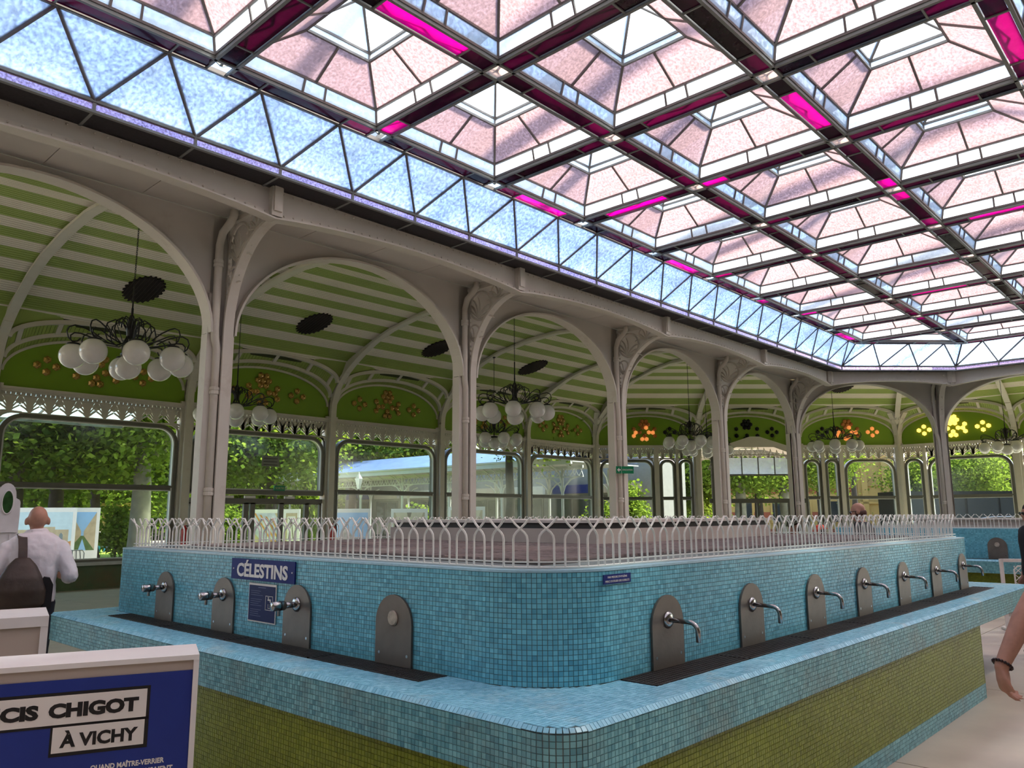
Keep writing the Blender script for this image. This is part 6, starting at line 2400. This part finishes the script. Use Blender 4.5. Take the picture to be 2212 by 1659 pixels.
for k in range(50):
    y = 0.25 + k * 0.5
    for s in (-1, 1):
        b.sweep([(0.82, y, 3.42), (0.82, y + s * 0.12, 3.60), (0.82, y + s * 0.22, 3.78)], 0.03, 0.03, (1, 0, 0))
    b.sweep([(0.82, y - 0.25, 3.44), (0.82, y - 0.12, 3.74), (0.82, y + 0.12, 3.74), (0.82, y + 0.25, 3.44)], 0.03, 0.025, (1, 0, 0))
b.box(0.78, 0.86, 0, GL, 3.38, 3.43).box(0.78, 0.86, 0, GL, 3.78, 3.90)
ob('pierced_frieze', b.mesh('pierced_frieze', GAL), ga)
pm = MB().tube([(0.82, 0, 0), (0.82, 0, 3.9)], 0.07, 10)
for s in (-1, 1):
    pm.sweep([(0.82, 0, 2.6), (0.82, s * 0.15, 3.0), (0.82, s * 0.5, 3.3), (0.82, s * 0.9, 3.40)], 0.05, 0.06, (1, 0, 0))
pm.sweep([(0.80, 0, 3.0), (0.6, 0, 3.5), (0.3, 0, 3.8), (0.0, 0, 3.95)], 0.05, 0.05, (0, 1, 0))
pm.lathe([(0.13, 0), (0.13, 0.3), (0.08, 0.4)], 10, (0.82, 0, 0))
pmm = pm.mesh('gallery_post', GAL)
for k in range(7):
    ob('gallery_post', pmm, ga, (0, 1.2 + k * 3.8, 0))
    ob('gallery_post', pmm, ga, (5.2 - 1.64, 1.2 + k * 3.8, 0))
rb = MB()
for k in range(24):
    y = 0.6 + k * 1.05
    rb.sweep([(0.05, y, 4.0), (0.4, y, 3.93), (0.8, y, 3.72)], 0.03, 0.04, (0, 1, 0))
ob('eave_brackets', rb.mesh('eave_brackets', FRAME_L), ga)
# shop row behind the gallery
sh = thing('shop_row', 'pale shop fronts with dark openings behind the gallery', 'building', (33.5, 21.6, 0), 0)
ob('wall', MB().box(0, 3, 0, 26, 0, 4.6).mesh('wall', mat('shop_wall', (0.24, 0.23, 0.21), 0.7)), sh)
DK = mat('dark_glass', (0.02, 0.025, 0.03), 0.1, coat=0.5)
for k in range(8):
    y = 0.8 + k * 3.2
    w = ob('shop_window', MB().box(-0.06, 0.0, y, y + 2.3, 0.4, 2.7).mesh('shop_window', mat('shop_frame', (0.12, 0.11, 0.10), 0.5)), sh)
    ob('pane', MB().box(-0.08, -0.05, y + 0.1, y + 1.1, 0.5, 2.6).box(-0.08, -0.05, y + 1.2, y + 2.2, 0.5, 2.6).mesh('pane', DK), w)
    ob('awning_sign', MB().box(-0.2, 0, y - 0.1, y + 2.4, 2.85, 3.3).mesh('awning_sign', [BEIGE_B, NAVY, GAL][k % 3]), sh)

# pale blue house far behind the entrance
hp_ = pix(650, 1115, 75)
ho = thing('pale_house', 'pale blue grey stone house far behind the entrance doors', 'building', (hp_.x, hp_.y, 0), YAW - PI / 2)
ob('wall', MB().box(-5, 7, 0, 8, 0, 10).mesh('wall', mat('house_wall', (0.26, 0.32, 0.38), 0.8)), ho)
for k in range(3):
    for j in range(3):
        w = ob('window', MB().box(-4 + k * 3.8, -2.6 + k * 3.8, -0.1, 0.02, 1.2 + j * 3, 3.4 + j * 3).mesh('window', GAL), ho)
        ob('pane', MB().box(-3.8 + k * 3.8, -2.8 + k * 3.8, -0.14, -0.08, 1.4 + j * 3, 3.2 + j * 3).mesh('pane', DK), w)

# yellow stone building
yb = pix(1852, 1115, 72)
YS = mat('yellow_stone', (0.36, 0.235, 0.075), 0.8, var=0.10, scale=0.8)
BRK = mat('red_brick', (0.24, 0.06, 0.03), 0.85, var=0.2, scale=3)
SLT = mat('dark_slate', (0.045, 0.06, 0.09), 0.5, var=0.2)
yh = thing('yellow_building', 'yellow stone building with red brick bands and slate roof behind the corner windows', 'building', (yb.x, yb.y, 0), YAW - PI / 2 - 0.12)
ob('wing_wall', MB().box(-17, 0, 0, 9, 0, 4.9).mesh('wing_wall', YS), yh)
ob('tower_wall', MB().box(0, 9, -0.8, 9, 0, 11).mesh('tower_wall', YS), yh)
ob('roof', MB().add([(-17.3, -0.4, 4.9), (0, -0.4, 4.9), (0, 4, 8.2), (-17.3, 4, 8.2), (0, 9, 4.9), (-17.3, 9, 4.9)], [(0, 1, 2, 3), (3, 2, 4, 5), (1, 4, 2), (0, 3, 5)]).mesh('roof', SLT), yh)
ob('gutter', MB().box(-17.3, 0, -0.5, -0.2, 4.75, 4.95).mesh('gutter', mat('zinc', (0.35, 0.38, 0.42), 0.4, metal=0.5)), yh)
for q, (z0, z1) in enumerate(((3.6, 4.1), (1.3, 1.9), (0.0, 0.35))):
    ob('brick_band', MB().box(-17, -0.02, -0.05, 0.0, z0, z1).mesh('brick_band', BRK), yh)
for k in range(6):
    x = -15.5 + k * 2.6
    w = ob('window', MB().box(x, x + 1.1, -0.12, 0.02, 0.9, 3.0).mesh('window', YS), yh)
    ob('pane', MB().box(x + 0.18, x + 0.92, -0.15, -0.1, 1.0, 2.85).mesh('pane', DK), w)
b = MB()
for x in (0.3, 2.1, 4.2, 6.6):
    b.box(x, x + 0.5, -1.0, -0.8, 0, 7.5)
b.box(0, 9, -1.1, -0.8, 7.5, 8.0).box(0, 9, -1.0, -0.8, 2.6, 2.8).box(0, 9, -1.2, -0.8, 10.5, 11)
ob('pilaster_strips', b.mesh('pilaster_strips', YS), yh)
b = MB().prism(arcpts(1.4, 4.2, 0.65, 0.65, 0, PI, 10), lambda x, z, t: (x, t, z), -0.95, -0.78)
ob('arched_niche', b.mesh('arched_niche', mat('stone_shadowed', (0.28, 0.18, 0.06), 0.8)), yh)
lad = thing('roof_ladder', 'white ladder lying on the slate roof of the yellow building', 'ladder', (yb.x, yb.y, 0), YAW - PI / 2 - 0.12)
b = MB()
pt = lambda x, s: (x, -0.45 + 4.4 * s, 4.98 + 3.3 * s)
for x in (-1.7, -1.15):
    b.bar(pt(x, 0.02), pt(x, 0.95), 0.06, 0.06)
for k in range(12):
    b.bar(pt(-1.7, 0.05 + k * 0.075), pt(-1.15, 0.05 + k * 0.075), 0.05, 0.04)
ob('rails_and_rungs', b.mesh('rails_and_rungs', GAL), lad)

# coach parked outside the far end wall
bp = pix(2125, 1115, 46)
cb = thing('parked_coach', 'dark parked coach outside the last window on the right', 'vehicle', (bp.x, bp.y, -0.06), YAW - PI / 2)
ob('body', MB().box(-5, 5, 0, 2.4, 0.45, 3.05).mesh('body', mat('coach_paint', (0.006, 0.007, 0.009), 0.5, spec=0.05)), cb)
for k in range(5):
    ob('window', MB().box(-4.8 + k * 1.95, -3.0 + k * 1.95, -0.03, 0.01, 1.5, 2.7).mesh('window', mat('coach_glass', (0.012, 0.016, 0.02), 0.4, spec=0.08)), cb)
ob('stripe', MB().tube([(-4.9, -0.03, 1.28), (-1.5, -0.03, 1.30), (0.5, -0.03, 1.55), (4.9, -0.03, 1.6)], 0.03, 5).mesh('stripe', mat('coach_trim', (0.3, 0.3, 0.32), 0.3, metal=0.6)), cb)
for x in (-3.4, 3.0):
    w = ob('wheel', MB().lathe([(0.48, -0.02), (0.5, 0.02), (0.5, 0.26), (0.42, 0.3)], 20, (x, 0, 0.5), axis='y').mesh('wheel', INK), cb)
    ob('hub', MB().lathe([(0.25, -0.05), (0.22, -0.03), (0.2, 0.02)], 14, (x, 0, 0.5), axis='y').mesh('hub', STEEL), w)

# poster boards on the park side
SKYP = mat('print_sky', (0.30, 0.52, 0.80), 0.5, var=0.15, scale=1.2)
SKYL = mat('print_pale_sky', (0.55, 0.68, 0.74), 0.5, var=0.08)
STONEP = mat('print_stone', (0.50, 0.40, 0.26), 0.6, var=0.2, scale=6)
DARKP = mat('print_dark', (0.14, 0.11, 0.08), 0.6, var=0.4, scale=8)
GREENP = mat('print_green', (0.10, 0.16, 0.05), 0.6, var=0.4, scale=9)
ORANGEP = mat('print_orange', (0.55, 0.25, 0.08), 0.6, var=0.4, scale=5)


def poster(label, x, d, w, h, rz, art):
    p = pix(x, 1115, d)
    root = thing('poster_board', label, 'poster', (p.x, p.y, -0.06), rz, 'poster boards in the park')
    ob('board', MB().box(-w / 2, w / 2, 0, 0.05, 0.12, 0.12 + h).mesh('board', WHITE_B), root)
    for sx in (-1, 1):
        ob('foot', MB().box(sx * (w / 2 - 0.12) - 0.03, sx * (w / 2 - 0.12) + 0.03, -0.25, 0.3, 0, 0.12).mesh('foot', FRAME), root)
    a, c = w / 2 - 0.10, 0.12 + h - 0.14
    z0 = 0.12 + h * 0.30
    P = lambda q, m, n, y=-0.004: ob(n, MB().prism([(u * a, z0 + v * (c - z0)) for u, v in q], lambda x, z, t: (x, t, z), y - 0.002, 0.0).mesh(n, m), root)
    P([(-1, 0), (1, 0), (1, 1), (-1, 1)], SKYL if art == 'facade' else (SKYP if art in ('street', 'blue') else STONEP), 'print', -0.002)
    if art == 'facade':
        P([(-0.9, 0), (0.9, 0), (0.9, 0.55), (0.45, 0.55), (0.45, 0.62), (-0.3, 0.62), (-0.3, 0.55), (-0.9, 0.55)], STONEP, 'print_building')
        for k in range(6):
            P([(-0.8 + k * 0.28, 0.22), (-0.68 + k * 0.28, 0.22), (-0.68 + k * 0.28, 0.42), (-0.74 + k * 0.28, 0.47), (-0.8 + k * 0.28, 0.42)], mat('print_window', (0.2, 0.24, 0.25), 0.5), 'print_window', -0.006)
        P([(-1, 0), (-0.55, 0), (-0.55, 0.16), (-1, 0.2)], ORANGEP, 'print_gallery', -0.006)
        P([(1, 0), (0.55, 0), (0.55, 0.16), (1, 0.26)], ORANGEP, 'print_gallery', -0.006)
    elif art == 'street':
        P([(-1, 0), (-0.1, 0.38), (-0.1, 0.5), (-1, 1)], STONEP, 'print_left_houses')
        P([(1, 0), (0.1, 0.38), (0.1, 0.5), (1, 1)], STONEP, 'print_right_houses')
        P([(-1, 0), (1, 0), (0.12, 0.38), (-0.12, 0.38)], GREENP, 'print_canal')
        P([(-0.25, 0), (0.35, 0), (0.02, 0.30)], SKYP, 'print_water', -0.006)
    elif art == 'blue':
        P([(-1, 0), (1, 0), (1, 0.22), (0.2, 0.3), (-0.2, 0.62), (-0.5, 0.3), (-1, 0.2)], mat('print_rock', (0.34, 0.30, 0.28), 0.6, var=0.4, scale=6), 'print_rocks')
        P([(-1, 0), (1, 0), (1, 0.08), (-1, 0.05)], ORANGEP, 'print_sand', -0.006)
    elif art == 'vault':
        P([(-0.9, 1), (0.9, 1), (0.4, 0.3), (-0.4, 0.3)], mat('print_cream', (0.70, 0.60, 0.42), 0.6, var=0.15, scale=6), 'print_vault')
        P([(-0.15, 1), (0.15, 1), (0.08, 0.86), (-0.08, 0.86)], DARKP, 'print_boss', -0.006)
    elif art == 'beams':
        P([(-1, 1), (0.2, 1), (1, 0.2), (1, 0), (-0.2, 0), (-1, 0.5)], mat('print_lilac', (0.5, 0.5, 0.62), 0.6, var=0.3, scale=5), 'print_ceiling')
        for k in range(4):
            P([(-0.9 + 0.3 * k, 1 - k * .05), (-0.8 + 0.3 * k, 1 - k * .05), (0.3 + 0.2 * k, 0), (0.2 + 0.2 * k, 0)], ORANGEP, 'print_beam', -0.006)
    elif art == 'emblem':
        P([(-0.7, 0.1), (0.7, 0.1), (0.7, 0.9), (-0.7, 0.9)], PAPER, 'print_field')
        P([(-0.5, 0.2), (-0.35, 0.2), (0.0, 0.7), (0.35, 0.2), (0.5, 0.2), (0.05, 0.85), (-0.05, 0.85)], DARKP, 'print_chevron', -0.006)
    return root


rzw = YAW - PI / 2
poster('white poster board with a pale palace facade, behind the bald man', 92, 25.0, 1.95, 1.95, rzw + 0.25, 'facade')
poster('white poster board with a street along a canal, right of the palace poster', 181, 25.6, 0.95, 1.95, rzw + 0.55, 'street')
poster('poster board with orange beams seen through the entrance doors', 585, 29, 1.55, 1.9, rzw + 0.1, 'beams')
poster('poster board with a dark chevron emblem behind the right door leaf', 630, 28.5, 0.6, 1.9, rzw + 0.1, 'emblem')
poster('poster board with blue sky and rocks in the third window', 755, 28, 1.50, 1.9, rzw + 0.05, 'blue')
poster('poster board with a vaulted ceiling picture in the third window', 884, 29, 1.35, 1.9, rzw, 'vault')
poster('poster board with a second vaulted ceiling left of the second column', 1008, 32, 1.5, 2.0, rzw, 'vault')

# lamp post, wooden stall, park bench with two people, chair
p = pix(773, 1115, 39)
lp = thing('lamp_post', 'slim black park lantern in front of the gallery roof', 'lamp post', (p.x, p.y, -0.06))
ob('post', MB().tube([(0, 0, 0), (0, 0, 0.8), (0, 0, 3.1)], [0.09, 0.05, 0.04], 8).mesh('post', BLACK), lp)
ob('lantern', MB().lathe([(0.08, 3.1), (0.20, 3.6), (0.20, 3.62), (0.06, 3.82), (0.02, 3.95)], 6).mesh('lantern', pane_mat('lantern_glass', (0.8, 0.82, 0.8), 0.5)), lp)
p = pix(252, 1115, 44)
ws = thing('wooden_stall', 'light wooden stall frame behind the park bench', 'stall', (p.x, p.y, -0.06), rzw)
WOOD = mat('light_wood', (0.42, 0.27, 0.13), 0.7)
for x in (-0.7, -0.25, 0.2, 0.75):
    ob('post', MB().box(x - 0.06, x + 0.06, -0.06, 0.06, 0, 2.4).mesh('post', WOOD), ws)
ob('roof_board', MB().box(-1.0, 1.0, -0.5, 0.5, 2.4, 2.55).mesh('roof_board', WOOD), ws)
ob('counter', MB().box(-0.9, 0.9, -0.15, 0.3, 0.95, 1.05).mesh('counter', WOOD), ws)
p = pix(245, 1115, 40)
bn = thing('park_bench', 'dark iron park bench outside the first window', 'bench', (p.x, p.y, -0.06), rzw)
b = MB()
for x in (-0.85, 0.85, 0.0):
    b.tube([(x, -0.25, 0), (x, -0.15, 0.25), (x, -0.2, 0.44)], 0.03, 6)
    b.tube([(x, 0.25, 0), (x, 0.12, 0.3), (x, 0.2, 0.46), (x, 0.32, 0.85)], 0.03, 6)
ob('legs', b.mesh('legs', BLACK), bn)
for k in range(4):
    ob('seat_slat', MB().box(-1.0, 1.0, -0.24 + k * 0.11, -0.15 + k * 0.11, 0.44, 0.47).mesh('seat_slat', BLACK), bn)
for k in range(3):
    ob('back_slat', MB().box(-1.0, 1.0, 0.22 + k * 0.035, 0.24 + k * 0.035, 0.55 + k * 0.12, 0.63 + k * 0.12).mesh('back_slat', BLACK), bn)


def seated(label, p, rz, top, leg, hatm=None):
    J = stand(1.65)
    s = J['s']
    dz = -0.42
    for k in list(J):
        if k[:2] in ('sh', 'el', 'wr', 'hp'):
            v = J[k]
            J[k] = (v[0], v[1], v[2])
    for k, sx in (('r', -1), ('l', 1)):
        J['kn' + k] = (sx * 0.11, -0.42, 0.86 * s)
        J['an' + k] = (sx * 0.11, -0.40, 0.46 * s)
        J['wr' + k] = (sx * 0.12, -0.30, 1.02 * s)
        J['hd' + k] = (-sx * 0.3, -1, 0)
    person(label, (p.x, p.y, -0.06 - 0.36), rz, J, SKIN, top, leg, INK, mat('grey_hair', (0.16, 0.10, 0.08), 0.8), 0.024, cloth_sleeve=0.9, hat=hatm)


bm = Matrix.Rotation(rzw, 4, 'Z')
bq = pix(245, 1115, 40)
seated('person in white top and blue trousers sitting on the park bench', bq + bm @ Vector((-0.25, 0.0, 0)), rzw, mat('pale_top', (0.6, 0.6, 0.58), 0.8), mat('blue_cloth', (0.03, 0.20, 0.45), 0.8), mat('white_hat', (0.7, 0.68, 0.62), 0.8))
seated('person in grey top sitting at the left end of the park bench', bq + bm @ Vector((-0.75, 0.0, 0)), rzw + 0.2, mat('grey_top', (0.3, 0.28, 0.28), 0.8), JEANS)
p = pix(172, 1115, 21.6)
ch = thing('garden_chair', 'grey metal garden chair below the canal street poster', 'chair', (p.x, p.y, -0.06), rzw + PI + 0.3)
CM = mat('chair_grey', (0.12, 0.13, 0.13), 0.5)
ob('back_frame', MB().tube([(-0.22, 0.2, 0.45), (-0.24, 0.26, 0.8), (-0.2, 0.28, 0.88), (0.2, 0.28, 0.88), (0.24, 0.26, 0.8), (0.22, 0.2, 0.45)], 0.014, 6).mesh('back_frame', CM), ch)
for k in range(4):
    ob('back_slat', MB().tube([(-0.13 + k * 0.087, 0.20, 0.45), (-0.15 + k * 0.1, 0.25, 0.7), (-0.13 + k * 0.087, 0.28, 0.88)], 0.012, 5).mesh('back_slat', CM), ch)
ob('seat', MB().box(-0.22, 0.22, -0.22, 0.22, 0.43, 0.46).mesh('seat', CM), ch)
for sx in (-1, 1):
    for sy in (-1, 1):
        ob('leg', MB().tube([(sx * 0.2, sy * 0.19, 0), (sx * 0.19, sy * 0.17, 0.44)], 0.013, 6).mesh('leg', CM), ch)
